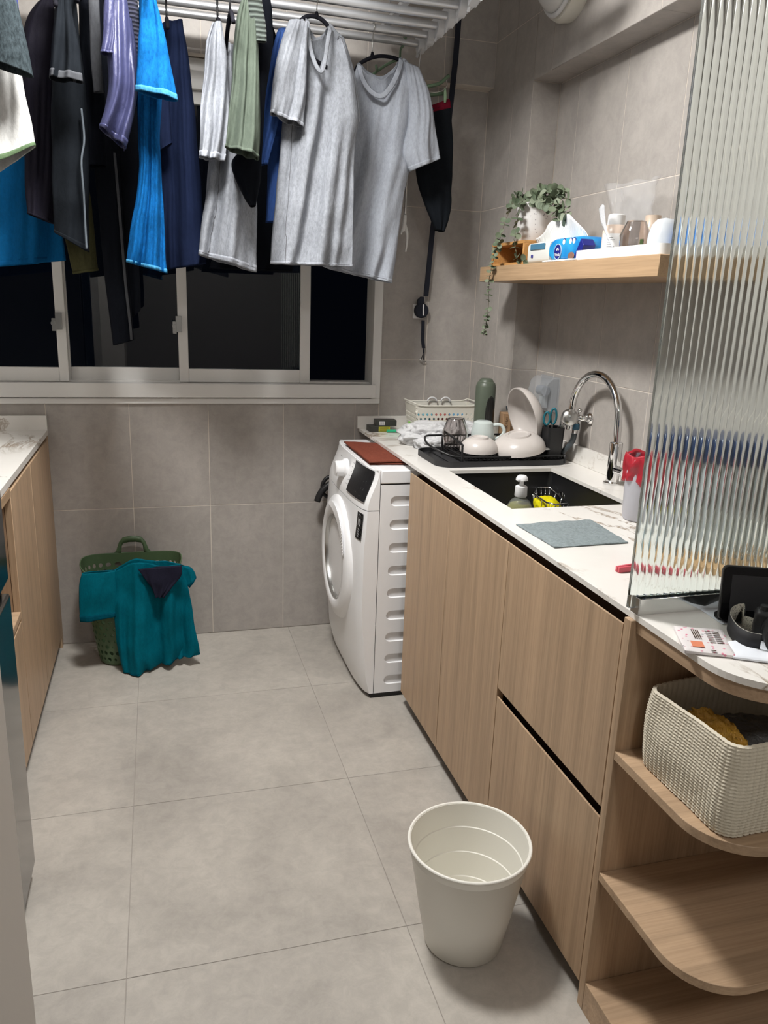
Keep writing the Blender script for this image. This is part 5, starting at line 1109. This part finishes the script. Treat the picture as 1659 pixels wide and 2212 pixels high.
NP = 80; pw.grid([[wbp(k / NP, 0.93) for k in range(NP)], [wbp(k / NP, 1.0) for k in range(NP)]], True); pw.grid([[wbp(k / NP, 0.02) for k in range(NP)], [wbp(k / NP, 0.0, -0.01) for k in range(NP)]], True, False, True)
obj('basket_body', pw, m_cream, wbk_)
rp = [wbp(k / 80, 1.0, 0.02) + Vector((0, 0, 0.010 * (abs((wbp(k / 80, 1).x - 1.1235) / 0.1385) ** 8))) for k in range(80)]
obj('rim', MB().tube(rp + [rp[0], rp[1]], 0.0035, 8, False), m_cream, wbk_, True)
for hx in (1.10, 1.16):
    obj('handle_loop', MB().tube([Vector((hx + 0.020 * math.cos(a), 3.12, ZC + bz + 0.004 + 0.016 * math.sin(a))) for a in [PI * k / 12 for k in range(13)]], 0.0035, 8), m_whitepl, wbk_, True)
for k, (cx_, col_, lab) in enumerate(((1.05, (0.10, 0.35, 0.45, 1), 'turquoise packet inside the cream basket'), (1.12, (0.40, 0.10, 0.09, 1), 'red packet inside the cream basket, middle one'), (1.19, (0.10, 0.30, 0.50, 1), 'blue packet inside the cream basket, nearest its right end'))):
    obj('packet', slab([(cx_ - 0.028, 3.01), (cx_ + 0.028, 3.01), (cx_ + 0.028, 3.10), (cx_ - 0.028, 3.10)], ZC + 0.006, ZC + 0.085, 12, 12, 0.006, 40, k), base_mat('packet_col', col_, 0.4), None, True, label=lab, cat='packet')
m_bagw = base_mat('white_bag_film', (0.74, 0.74, 0.75, 1), 0.45, alpha=0.88); t_ = NT(m_bagw); t_.bump(t_.noise(t_.coords((1, 1, 2)), 45, 5, 0.65, 1.2), 0.9, 0.008)
wbg = thing('plastic_bag', (1.03, 2.80, ZC), 'crumpled white plastic bag on the worktop behind the dish rack', 'plastic bag')
obj('bag_body', blob((0.990, 2.815, ZC + 0.034), (0.100, 0.075, 0.042), 0.26, 1.35, 11, 44, ZC), m_bagw, wbg, True)
obj('bag_fold', blob((1.11, 2.80, ZC + 0.040), (0.075, 0.06, 0.042), 0.28, 1.5, 5, 40, ZC), m_bagw, wbg, True)
obj('bag_handle', blob((0.995, 2.72, ZC + 0.018), (0.075, 0.045, 0.032), 0.30, 1.5, 8, 36, ZC), m_bagw, wbg, True)
fk = thing('green_flask', (1.185, 2.745, ZC), 'tall sage green flask bottle standing behind the dish rack', 'bottle')
m_flask = base_mat('flask_green', (0.095, 0.115, 0.085, 1), 0.4)
obj('body', MB().lathe([(0.001, 0), (0.036, 0), (0.038, 0.006), (0.038, 0.225), (0.034, 0.238), (0.030, 0.243), (0.028, 0.244)], (1.178, 2.745, ZC), 40), m_flask, fk, True, autos=40)
obj('cap', MB().lathe([(0.028, 0.243), (0.024, 0.252), (0.018, 0.256), (0.001, 0.256)], (1.178, 2.745, ZC), 36), m_flask, fk, True, autos=40)
mb = MB(); rows = []
for j in range(17):
    f = j / 16; hw = math.radians(30) * min(1, math.sin(PI * f) ** 0.35 + 0.02); z = ZC + 0.060 + 0.135 * f
    rows.append([(1.178 + 0.0392 * math.cos(a), 2.745 + 0.0392 * math.sin(a), z) for a in [math.radians(283) + hw * (q / 6 - 1) for q in range(13)]])
obj('window_panel', mb.grid(rows), base_mat('flask_dark', (0.02, 0.02, 0.018, 1), 0.08), fk, True, solid=0.001, label='dark glossy oval window')
obj('base_ring', MB().lathe([(0.0385, 0.045), (0.0395, 0.047), (0.0395, 0.050), (0.0385, 0.052)], (1.178, 2.745, ZC), 36), base_mat('ring_tan', (0.4, 0.33, 0.2, 1), 0.4), fk, True)
ct = thing('carton', (1.285, 2.71, ZC), 'small brown cardboard carton with dark print behind the large bowl', 'carton')
m_kraft = base_mat('kraft', (0.36, 0.22, 0.12, 1), 0.75)
cxf = frame_xf((1.240, 2.705, ZC), (0.985, -0.10, 0), (0.10, 0.985, 0))
mb = MB(); mb.xf = cxf; mb.box(0, 0.09, 0, 0.05, 0.0005, 0.130); obj('carton_body', mb, m_kraft, ct, bev=0.0008, seg=1)
m_ink = base_mat('dark_ink', (0.06, 0.035, 0.02, 1), 0.8)
ff = cxf @ Matrix.Translation((0, -0.0006, 0)) @ Matrix.Rotation(PI / 2, 4, 'X')
text('carton_text', 'STAR SEAL', 0.017, ff @ Matrix.Translation((0.052, 0.075, 0)) @ Matrix.Rotation(-PI / 2, 4, 'Z'), m_ink, ct)
text('carton_text', '175 / 20 pcs', 0.013, ff @ Matrix.Translation((0.014, 0.085, 0)) @ Matrix.Rotation(-PI / 2, 4, 'Z'), m_ink, ct)
mb = MB(); mb.xf = ff
for k in range(4): mb.box(0.030 + 0.005 * k, 0.0315 + 0.005 * k, 0.05, 0.10, 0, 0.0004)
obj('carton_print', mb, m_ink, ct, kind='stuff')
mb = MB(); mb.xf = ff; mb.tube([(0.070 + 0.010 * math.cos(a), 0.092 + 0.012 * math.sin(a), 0.0006) for a in [2 * PI * k / 20 for k in range(17)]], 0.0012, 6); obj('recycling_mark', mb, base_mat('ink_green', (0.05, 0.15, 0.06, 1), 0.7), ct, True)
obj('dark_foil_packet', blob((1.30, 2.735, ZC + 0.146), (0.03, 0.015, 0.016), 0.3, 2.4, 4, 16), base_mat('foil_dark', (0.03, 0.05, 0.06, 1), 0.3), None, True, label='small dark foil packet on top of the cardboard carton', cat='packet')
# small boxes, lighter, green clip near the corner
def tiltbox(name, label, cat_, c, yaw, L_, W_, H_, mat, bev=0.0008):
    m = Matrix.Translation(c) @ Matrix.Rotation(yaw, 4, 'Z'); mb = MB(); mb.xf = m; mb.box(-L_ / 2, L_ / 2, -W_ / 2, W_ / 2, 0, H_)
    return obj(name, mb, mat, None, bev=bev, seg=1, label=label, cat=cat_), m
m_bx = base_mat('box_charcoal', (0.035, 0.036, 0.030, 1), 0.45)
b1, m1 = tiltbox('small_box', 'small charcoal box with yellow label, lower one by the back wall', 'box', (0.868, 3.115, ZC + 0.0003), 0.0, 0.086, 0.055, 0.023, m_bx)
mb = MB(); mb.xf = m1; mb.box(-0.005, 0.043, -0.0282, -0.0276, 0.002, 0.021); obj('yellow_label', mb, base_mat('label_yellow', (0.42, 0.40, 0.03, 1), 0.5), b1)
mb = MB(); mb.xf = m1
for k in range(4): mb.box(0.0, 0.038, -0.0285, -0.0282, 0.0045 + 0.004 * k, 0.0058 + 0.004 * k)
obj('label_print', mb, m_ink, b1, kind='stuff')
b2, m2 = tiltbox('small_box', 'small charcoal box with a barcode, stacked on top of the yellow-labelled one', 'box', (0.898, 3.118, ZC + 0.0238), -0.05, 0.086, 0.055, 0.023, m_bx)
mb = MB(); mb.xf = m2; mb.box(-0.030, -0.008, -0.0282, -0.0276, 0.004, 0.018); bl = obj('barcode_label', mb, m_pw, b2)
mb = MB(); mb.xf = m2
for k in range(8): mb.box(-0.028 + 0.0024 * k, -0.0270 + 0.0024 * k, -0.0285, -0.0282, 0.005, 0.017)
obj('barcode', mb, m_ink, bl, kind='stuff')
lt = thing('lighter', (0.93, 3.04, ZC), 'green pocket lighter lying in front of the two small boxes', 'lighter')
mb = MB(); mb.xf = Matrix.Translation((0.927, 3.062, ZC + 0.0075)) @ Matrix.Rotation(-0.12, 4, 'Z'); mb.tube([(-0.036, 0, 0), (0.026, 0, 0)], 0.0065, 14); obj('body', mb, base_mat('lighter_green', (0.02, 0.36, 0.18, 1), 0.25), lt, True, autos=50)
mb = MB(); mb.xf = Matrix.Translation((0.927, 3.062, ZC + 0.0075)) @ Matrix.Rotation(-0.12, 4, 'Z'); mb.box(0.026, 0.040, -0.0055, 0.0055, -0.006, 0.005); obj('head', mb, m_black, lt, bev=0.001)
gc_ = thing('green_clip', (0.995, 3.075, ZC), 'lime green plastic clip standing beside the lighter', 'clip')
m_lime = base_mat('lime_plastic', (0.20, 0.45, 0.10, 1), 0.3); mb = MB(); p0 = Vector((0.975, 3.03, ZC))
mb.box(p0.x - 0.004, p0.x + 0.004, p0.y - 0.004, p0.y + 0.004, ZC + 0.015, ZC + 0.052); obj('stem', mb, m_lime, gc_, bev=0.0015)
for sx_ in (-1, 1):
    mb = MB(); mb.xf = Matrix.Translation(p0 + Vector((sx_ * 0.009, 0, 0.012))) @ Matrix.Rotation(sx_ * 0.25, 4, 'Y'); mb.box(-0.004, 0.004, -0.006, 0.006, -0.0115, 0.012); obj('jaw', mb, m_lime, gc_, bev=0.0015)
obj('bridge', B(p0.x - 0.010, p0.x + 0.010, p0.y - 0.005, p0.y + 0.005, ZC + 0.018, ZC + 0.024), m_lime, gc_, bev=0.001)
# ------------------------------------------------------------------ things in and around the sink
sb = (0.962, 1.945, 0.7235)
so = thing('soap_dispenser', sb, 'clear pump bottle of dish soap standing in the black sink', 'soap bottle')
obj('bottle_body', MB().lathe([(0.001, 0), (0.034, 0), (0.038, 0.006), (0.039, 0.11), (0.036, 0.135), (0.026, 0.152), (0.015, 0.160), (0.015, 0.168)], sb, 36), base_mat('clear_plastic', (0.8, 0.85, 0.8, 1), 0.05, alpha=0.12, spec=0.9), so, True, autos=40)
obj('liquid', MB().lathe([(0.001, 0.003), (0.034, 0.003), (0.0365, 0.01), (0.037, 0.11), (0.034, 0.134), (0.028, 0.143), (0.001, 0.143)], sb, 32), base_mat('soap_yellow', (0.26, 0.25, 0.03, 1), 0.1, alpha=0.6), so, True, autos=40)
obj('pump_collar', MB().lathe([(0.016, 0.163), (0.0175, 0.166), (0.0165, 0.192), (0.012, 0.195), (0.006, 0.197), (0.0055, 0.206), (0.010, 0.210)], sb, 24), m_whitepl, so, True, autos=40)
mb = MB(); mb.xf = Matrix.Translation((sb[0] + 0.0, sb[1], sb[2] + 0.210)); mb.add([], []); mb.lathe([(0.017, 0.0), (0.016, 0.007), (0.011, 0.013), (0.001, 0.015)], (0, 0, 0), 24, cap0=True); obj('pump_head', mb, m_whitepl, so, True, autos=40)
obj('nozzle', MB().tube([(sb[0], sb[1], sb[2] + 0.214), (sb[0] - 0.015, sb[1] - 0.01, sb[2] + 0.212)], 0.005, 8), m_whitepl, so, True)
cd_ = thing('sponge_caddy', (1.06, 1.99, 0.74), 'chrome wire sponge caddy hanging inside the black sink', 'caddy')
def Zc(px, py, z=0.81): return aZ(z, px, py)
zc_ = 0.812
tc = [aZ(zc_, 1151, 1065), aZ(zc_, 1160, 1053), aZ(zc_, 1188, 1053), aZ(zc_, 1228, 1088), aZ(zc_, 1200, 1090), aZ(zc_, 1180, 1085)]
cen = sum(tc, Vector()) / 6
obj('top_frame', loop_tube(tc, 0.0028), m_chrome, cd_, True)
bt_ = [cen.lerp(p, 0.82) - Vector((0, 0, 0.055)) for p in tc]
obj('bottom_frame', loop_tube(bt_, 0.0018), m_chrome, cd_, True)
for i in range(6):
    for f in (0.0, 0.33, 0.66):
        obj('wire', MB().tube([tc[i].lerp(tc[(i + 1) % 6], f), bt_[i].lerp(bt_[(i + 1) % 6], f)], 0.0013, 6), m_chrome, cd_, True)
obj('suction_cup', MB().lathe([(0.001, 0.02), (0.022, 0.02), (0.024, 0.0), (0.001, 0.0)], (cen.x + 0.065, cen.y + 0.03, cen.z - 0.02), 20, 'x'), m_chrome, cd_, True, autos=40)
obj('yellow_sponge', blob((cen.x - 0.005, cen.y - 0.005, cen.z - 0.030), (0.040, 0.054, 0.030), 0.10, 1.3, 2, 30, ridge=False), cloth_mat('sponge_yellow', (0.68, 0.60, 0.01, 1), 0.1, wr=0.8), None, True, label='bright yellow sponge in the chrome sink caddy', cat='sponge')
# small bin with red bag
cp = (1.186, 1.705, ZC + 0.0005)
cu_ = thing('countertop_bin', cp, 'small grey-white counter bin lined with a red plastic bag', 'bin')
obj('bin_body', MB().lathe([(0.001, 0), (0.040, 0), (0.045, 0.006), (0.050, 0.165), (0.048, 0.166), (0.043, 0.008), (0.001, 0.005)], cp, 40), base_mat('lilac_white', (0.50, 0.50, 0.55, 1), 0.4), cu_, True, autos=40)
m_redf = base_mat('red_film', (0.55, 0.015, 0.035, 1), 0.22, alpha=0.62, spec=0.8); t_ = NT(m_redf); t_.bump(t_.noise(t_.coords((1, 1, 0.4)), 60, 4, 0.6, 1.2), 0.9, 0.006)
rows = []
for j in range(26):
    f = j / 25; row = []
    for k in range(64):
        a = 2 * PI * k / 64; dz = 0.055 + 0.055 * (0.5 + 0.5 * math.sin(a * 1.0 + 2.6)) + 0.018 * math.sin(3 * a)
        if f < 0.15: r, z = 0.047, 0.150 + 0.020 * (f / 0.15)
        else: g_ = (f - 0.15) / 0.85; r, z = 0.051 + 0.005 * math.sin(PI * min(1, g_ * 1.5)) , 0.172 - dz * g_
        r += 0.0035 * math.sin(9 * a + 4 * f) * (0.3 + f) + 0.003 * ns(math.cos(a) * 3, math.sin(a) * 3, f * 3)
        row.append(Vector((cp[0] + r * math.cos(a), cp[1] + r * math.sin(a), cp[2] + z + 0.004 * math.sin(5 * a))))
    rows.append(row)
obj('bag_liner', MB().grid(rows, True), m_redf, cu_, True, solid=0.0006)
# grey cloth
m_grc = cloth_mat('grey_blue_microfibre', (0.235, 0.275, 0.285, 1), 0.12, wr=1.0)
obj('cleaning_cloth', slab([(0.835, 1.700), (0.842, 1.512), (1.034, 1.518), (1.048, 1.712)], ZC + 0.0006, ZC + 0.005, 40, 40, 0.0026, 22, 6, 0.3), m_grc, None, True, label='grey-blue microfibre cloth spread on the worktop in front of the sink', cat='cloth')
# pink pegs
m_pink = base_mat('pink_plastic', (0.60, 0.09, 0.12, 1), 0.35)
for k, (x, y, yaw, lab) in enumerate(((0.925, 1.345, 0.15, 'pink plastic peg half outside the fluted glass edge'), (0.985, 1.325, -0.35, 'pink plastic peg lying wholly behind the fluted glass'))):
    pg = thing('clothes_peg', (x, y, ZC), lab, 'peg')
    for s_ in (-1, 1):
        mb = MB(); mb.xf = Matrix.Translation((x, y, ZC + 0.0065)) @ Matrix.Rotation(yaw + s_ * 0.06, 4, 'Z'); mb.box(-0.030, 0.030, s_ * 0.005 - 0.003, s_ * 0.005 + 0.003, -0.006, 0.006); obj('arm', mb, m_pink, pg, bev=0.0012)
    mb = MB(); mb.xf = Matrix.Translation((x, y, ZC + 0.0065)) @ Matrix.Rotation(yaw, 4, 'Z'); mb.tube([(0.005, -0.009, 0), (0.005, 0.009, 0)], 0.003, 8); obj('spring', mb, m_steel, pg, True)
# ------------------------------------------------------------------ fluted glass screen
GY = 1.135; gsn = thing('fluted_glass_screen', (1.09, GY + 0.006, ZC), 'tall fluted glass screen standing in a metal channel on the worktop', 'glass screen')
pitch = 0.0136; gx0, gx1 = 0.789, 1.385; nfl = int((gx1 - gx0) / pitch)
front_, back_ = [], []
for i in range(nfl):
    for q in range(8):
        s = q / 8; x = gx0 + (i + s) * pitch; front_.append((x, GY - 0.0005 - 0.0019 * math.sqrt(max(0, 1 - (2 * s - 1) ** 2 * 0.96))))
    back_.append((gx0 + i * pitch, GY + 0.006))
front_.append((gx0 + nfl * pitch, GY - 0.0005)); back_.append((gx0 + nfl * pitch, GY + 0.006))
poly = front_ + back_[::-1]
mb = MB(); z0, z1 = ZC + 0.012, 2.20; n = len(poly)
mb.add([(x, y, z0) for x, y in poly] + [(x, y, z1) for x, y in poly], [(i, (i + 1) % n, n + (i + 1) % n, n + i) for i in range(n)])
nf, nb = len(front_), len(back_)
for zz, off in ((0, 0), (1, n)):
    for i in range(nfl):
        fs = [off + i * 8 + q for q in range(9)]; b0 = off + n - 1 - i; b1 = off + n - 2 - i
        mb.f.append(fs + [b1, b0]); mb.m.append(0)
gp = obj('glass_pane', mb, m_flute, gsn)
me = gp.data
for p in me.polygons: p.use_smooth = True
me.set_sharp_from_angle(angle=math.radians(38))
m_chan = base_mat('satin_channel', (0.86, 0.87, 0.86, 1), 0.10, metal=1.0)
mb = MB(); mb.box(0.806, 1.385, GY - 0.010, GY - 0.006, ZC + 0.0003, ZC + 0.030); mb.box(0.806, 1.385, GY + 0.010, GY + 0.014, ZC + 0.0003, ZC + 0.030); mb.box(0.806, 1.385, GY - 0.006, GY + 0.010, ZC + 0.0003, ZC + 0.008)
obj('floor_channel', mb, m_chan, gsn, bev=0.0006, seg=1)
obj('end_cap', B(0.8035, 0.806, GY - 0.0105, GY + 0.0145, ZC + 0.0003, ZC + 0.031), m_steel, gsn, bev=0.0006, seg=1)
# things seen through the glass
jr = thing('lidded_jar', (1.275, 1.52, ZC), 'clear grey jar with a dark navy lid behind the fluted glass', 'jar')
jc = (1.275, 1.55, ZC + 0.0005)
obj('jar_body', MB().lathe([(0.001, 0), (0.080, 0), (0.086, 0.01), (0.088, 0.17), (0.080, 0.19), (0.077, 0.19), (0.084, 0.168), (0.082, 0.012), (0.001, 0.005)], jc, 44), base_mat('jar_grey', (0.55, 0.58, 0.60, 1), 0.1, alpha=0.6, spec=0.8), jr, True, autos=40)
obj('lid', MB().lathe([(0.001, 0.19), (0.092, 0.19), (0.096, 0.196), (0.096, 0.236), (0.088, 0.246), (0.001, 0.248)], jc, 44), base_mat('lid_navy', (0.010, 0.028, 0.085, 1), 0.25), jr, True, autos=40)
tr2 = thing('wooden_tray', (1.19, 1.33, ZC), 'small tan wooden tray behind the fluted glass', 'tray')
obj('tray_board', MB().prism(rpoly(1.075, 1.370, 1.270, 1.405, 0.05, 8), ZC + 0.0005, ZC + 0.016), wood_mat('tan_wood', (0.50, 0.32, 0.17, 1), 'x', 0.85), tr2, bev=0.002)
for k, (x, y) in enumerate(((1.13, 1.34), (1.205, 1.345), (1.285, 1.335))):
    gq = (x, y, ZC + 0.0165)
    obj('drinking_glass', MB().lathe([(0.001, 0), (0.028, 0), (0.031, 0.004), (0.034, 0.07), (0.032, 0.07), (0.029, 0.008), (0.001, 0.006)], gq, 28), m_clear, None, True, autos=40, label=('clear glass at the left end of the tan tray behind the screen', 'clear glass in the middle of the tan tray behind the screen', 'clear glass at the right end of the tan tray behind the screen')[k], cat='glass', group='clear glasses on the tan tray')
# ------------------------------------------------------------------ near end of the worktop
tb = thing('tablet', (1.0, 1.02, ZC), 'small black tablet display standing at the near end of the worktop', 'tablet')
xa = Vector((math.cos(math.radians(24)), -math.sin(math.radians(24)), 0)); nb_ = Vector((-math.sin(math.radians(24)), -math.cos(math.radians(24)), 0)); up = (Vector((0, 0, 1)) - nb_ * 0.16).normalized()
P0 = aY(1.065, 1552, 1340); P0.z = ZC + 0.006
tm = frame_xf(P0, xa, up)
mb = MB(); mb.xf = tm; mb.prism(rpoly(0.0, 0.185, 0.0, 0.098, 0.010, 6), -0.012, 0.0); obj('body', mb, m_black, tb, bev=0.002)
mb = MB(); mb.xf = tm; mb.prism(rpoly(0.0015, 0.1835, 0.0015, 0.0965, 0.009, 6), 0.0, 0.0012); obj('bezel', mb, m_blackgl, tb)
mb = MB(); mb.xf = tm; mb.box(0.015, 0.170, 0.022, 0.083, 0.0012, 0.0016); obj('screen', mb, m_screen, tb, label='dark grey switched-off screen')
mb = MB(); mb.xf = tm; mb.prism([(0, 0), (0.15, 0), (0.13, 0.012), (0.02, 0.012)], -0.055, -0.012); obj('stand', mb, m_black, tb, bev=0.002)
# camera with strap
cm = thing('photo_camera', (1.0, 0.95, ZC), 'black photo camera with a neck strap lying at the worktop edge', 'camera')
cc0 = Vector((0.976, 0.962, ZC))
cxm = Matrix.Translation(cc0) @ Matrix.Rotation(math.radians(-38), 4, 'Z') @ Matrix.Scale(0.86, 4)
mb = MB(); mb.xf = cxm; mb.box(-0.062, 0.062, -0.018, 0.022, 0.001, 0.066); obj('body', mb, m_black, cm, bev=0.008, seg=3)
mb = MB(); mb.xf = cxm; mb.prism([(-0.024, 0.064), (0.024, 0.064), (0.014, 0.088), (-0.014, 0.088)], -0.014, 0.018, 'y'); obj('viewfinder_hump', mb, m_black, cm, bev=0.003)
mb = MB(); mb.xf = cxm; mb.lathe([(0.001, -0.060), (0.022, -0.060), (0.028, -0.068), (0.033, -0.068), (0.034, -0.03), (0.037, -0.028), (0.037, -0.018), (0.001, -0.016)], (-0.012, 0, 0.034), 40, 'y'); obj('lens', mb, m_black, cm, True, autos=35)
mb = MB(); mb.xf = cxm; mb.lathe([(0.001, -0.0605), (0.014, -0.062), (0.021, -0.061)], (-0.012, 0, 0.034), 24, 'y'); obj('front_glass', mb, base_mat('coated_lens', (0.02, 0.015, 0.03, 1), 0.05), cm, True)
mb = MB(); mb.xf = cxm; mb.lathe([(0.010, 0.066), (0.010, 0.074), (0.001, 0.075)], (-0.045, 0.0, 0), 20); obj('dial', mb, m_black, cm, True, autos=40)
def strapz(pts, h, mat_o, mat_i, par):
    P = [Vector(p) for p in cat(pts, 40)]; mo, mi_ = MB(), MB(); ro, ri = [], []
    for i, p in enumerate(P):
        d = P[min(i + 1, 39)] - P[max(i - 1, 0)]; nrm = Vector((-d.y, d.x, 0)).normalized() * 0.0009
        ro.append([p - nrm, p - nrm + Vector((0, 0, h))]); ri.append([p + nrm, p + nrm + Vector((0, 0, h))])
    obj('strap_outer', mo.grid(ri), mat_o, par, True, solid=0.0008); obj('strap_lining', mi_.grid(ro), mat_i, par, True, solid=0.0008, label='pale printed inner side of the strap')
def ap(px, py, z): v = aZ(z, px, py); v.z = z; return v
m_strapo = base_mat('strap_black', (0.012, 0.012, 0.014, 1), 0.7); m_strapi = base_mat('strap_cream', (0.52, 0.50, 0.43, 1), 0.8); t_ = NT(m_strapi)
t_.col(t_.ramp(t_.noise(t_.coords((1, 1, 4)), 260, 2), [(0.40, (0.10, 0.10, 0.09, 1)), (0.47, (0.52, 0.50, 0.43, 1))]))
zz = ZC + 0.003
strapz([ap(1640, 1408, zz), ap(1612, 1402, zz), ap(1588, 1388, zz), ap(1573, 1366, zz), ap(1573, 1350, zz + 0.004), ap(1586, 1340, zz + 0.006), ap(1602, 1338, zz + 0.008), ap(1604, 1352, zz + 0.004)], 0.030, m_strapo, m_strapi, cm)
strapz([ap(1604, 1356, zz), ap(1625, 1362, zz + 0.004), ap(1650, 1368, zz + 0.008)], 0.022, m_strapi, m_strapi, cm)
# papers and patterned packet
def sheet(name, label, quad, z0, z1, mat, cat_, seed=0, amp=0.0012):
    return obj(name, slab([tuple(aZ(ZC, *q))[:2] for q in quad], z0, z1, 26, 26, amp, 18, seed, 0.2), mat, None, True, label=label, cat=cat_)
sheet('letter', 'pale blue-white letter lying under the tablet', [(1510, 1316), (1560, 1350), (1640, 1345), (1580, 1300)], ZC + 0.0005, ZC + 0.0015, m_paper, 'paper', 1)
sheet('folded_letter', 'folded white letter at the rounded worktop edge beside the packet', [(1560, 1395), (1584, 1425), (1700, 1440), (1680, 1378)], ZC + 0.0006, ZC + 0.008, m_paper, 'paper', 3, 0.003)
m_pack = base_mat('packet_white', (0.72, 0.68, 0.68, 1), 0.35); t_ = NT(m_pack)
vo = t_.node('ShaderNodeTexVoronoi'); vo.inputs['Scale'].default_value = 120; t_.l.new(t_.coords(), vo.inputs['Vector'])
spots = t_.ramp(vo.outputs['Distance'], [(0.22, (1, 1, 1, 1)), (0.30, (0, 0, 0, 1))])
pc_ = t_.ramp(t_.noise(t_.coords(), 75, 1), [(0.35, (0.62, 0.10, 0.22, 1)), (0.5, (0.66, 0.35, 0.40, 1)), (0.62, (0.35, 0.34, 0.36, 1))])
t_.col(t_.mix(spots, (0.72, 0.68, 0.68, 1), pc_))
pk = thing('patterned_packet', tuple(aZ(ZC, 1520, 1380)), 'flat white packet with pink star pattern at the worktop edge', 'packet')
pq = [aZ(ZC + 0.008, *q) for q in ((1455, 1350), (1480, 1403), (1590, 1414), (1560, 1358))]
obj('pouch', slab([tuple(q)[:2] for q in pq], ZC + 0.0006, ZC + 0.009, 24, 24, 0.0008, 20, 2, 0.35), m_pack, pk, True)
def pp(u, v, dz=0.0096): 
    q = pq[0] * (1 - u) * (1 - v) + pq[3] * u * (1 - v) + pq[2] * u * v + pq[1] * (1 - u) * v; return Vector((q.x, q.y, ZC + dz))
def patch(u0, u1, v0, v1, dz=0.0098): return MB().add([pp(u0, v0, dz), pp(u1, v0, dz), pp(u1, v1, dz), pp(u0, v1, dz)], [(0, 1, 2, 3)])
obj('orange_label', patch(0.18, 0.42, 0.66, 0.88), base_mat('label_orange', (0.66, 0.22, 0.12, 1), 0.5), pk, solid=0.0004)
mb = MB()
for r_ in range(7):
    for (a_, b_) in ((0.58, 0.70), (0.72, 0.86)):
        mb.add(patch(a_, b_, 0.20 + 0.075 * r_, 0.225 + 0.075 * r_, 0.0102).v, [(0, 1, 2, 3)])
for r_ in range(4): mb.add(patch(0.30 + 0.04 * r_, 0.325 + 0.04 * r_, 0.18, 0.55, 0.0102).v, [(0, 1, 2, 3)])
obj('printed_lines', mb, m_ink, pk, kind='stuff')
obj('seal_mark', patch(0.52, 0.62, 0.955, 0.985), m_ink, pk, solid=0.0004)
# ------------------------------------------------------------------ knitted basket on the middle shelf
kb = thing('knitted_basket', (0.97, 0.985, ZS[0]), 'cream knitted cotton basket on the middle oak shelf', 'basket')
kx0, kx1, ky0, ky1 = 0.822, 1.10, 0.866, 1.098
def kbp(u, v, inner=0.0):
    r = 0.028; X_, Y_ = kx1 - kx0, ky1 - ky0; per = 2 * (X_ + Y_ - 4 * r) + 2 * PI * r; d = (u % 1) * per; segs = [('l', X_ - 2 * r), ('a', PI * r / 2), ('l', Y_ - 2 * r), ('a', PI * r / 2)] * 2
    starts = [((kx0 + r, ky0), (1, 0)), ((kx1 - r, ky0 + r), -90), ((kx1, ky0 + r), (0, 1)), ((kx1 - r, ky1 - r), 0), ((kx1 - r, ky1), (-1, 0)), ((kx0 + r, ky1 - r), 90), ((kx0, ky1 - r), (0, -1)), ((kx0 + r, ky0 + r), 180)]
    for (ty, L_), (st, di) in zip(segs, starts):
        if d <= L_ + 1e-9:
            if ty == 'l': p = Vector((st[0] + di[0] * d, st[1] + di[1] * d)); nn = Vector((di[1], -di[0]))
            else:
                a = math.radians(di) + d / r; nn = Vector((math.cos(a), math.sin(a))); p = Vector(st) + nn * r
            break
        d -= L_
    cx_, cy_ = (kx0 + kx1) / 2, (ky0 + ky1) / 2
    H = 0.150 + 0.008 * math.sin(u * 2 * PI * 2 + 1)
    bulge = 0.006 * math.sin(PI * v) - 0.010 * v * (1 if nn.x < -0.5 else 0.2) * math.sin(PI * min(1, max(0, (p.y - ky0) / (ky1 - ky0))))
    wob = 0.004 * ns(p.x, p.y, v * 0.15, 16)
    return p, nn, H, bulge + wob - inner
ncol = 84; mb = MB(); rows = []; NU, NV = ncol * 6, 108
for j in range(NV + 1):
    v = j / NV; row = []
    for i in range(NU):
        u = i / NU; p, nn, H, b = kbp(u, v); s = (i % 6) / 6; z = 0.003 + H * v
        rib = abs(math.sin(PI * s)); st = math.sin(2 * PI * (v * 27 + (abs(s - 0.5)) * 1.1)); dsp = 0.0030 * rib ** 0.6 * (0.55 + 0.45 * st)
        q = p + nn * (b + dsp); row.append((q.x, q.y, ZS[0] + z))
    rows.append(row)
for v, inn_ in ((1.0, 0.004), (0.97, 0.007), (0.7, 0.007), (0.4, 0.007), (0.05, 0.007)):
    row = []
    for i in range(NU):
        p, nn, H, b = kbp(i / NU, v, inn_); s = (i % 6) / 6; q = p + nn * (b - 0.0012 * abs(math.sin(PI * s))); row.append((q.x, q.y, ZS[0] + 0.003 + H * v + (0.0015 if inn_ == 0.004 else 0)))
    rows.append(row)
mb.grid(rows, True, True, True); obj('knitted_body', mb, m_wicker, kb, True, autos=70)
m_gbag = base_mat('grey_foil', (0.10, 0.10, 0.098, 1), 0.25, spec=0.7); t_ = NT(m_gbag); t_.bump(t_.noise(t_.coords(), 35, 5, 0.6, 1.4), 0.9, 0.01)
obj('grey_packaging', blob((0.965, 0.985, ZS[0] + 0.066), (0.100, 0.080, 0.045), 0.12, 2.0, 9, 40), m_gbag, None, True, label='crumpled grey plastic packaging inside the knitted basket', cat='plastic bag')
m_gold = base_mat('gold_packet', (0.62, 0.34, 0.045, 1), 0.25, spec=0.8); t_ = NT(m_gold); t_.bump(t_.noise(t_.coords(), 60, 4, 0.6, 1.5), 0.9, 0.008)
obj('snack_packet', blob((0.876, 0.968, ZS[0] + 0.108), (0.020, 0.066, 0.036), 0.22, 2.2, 6, 34), m_gold, None, True, label='shiny golden-yellow snack packet inside the knitted basket', cat='packet')
# ------------------------------------------------------------------ dark exterior
C_ = None
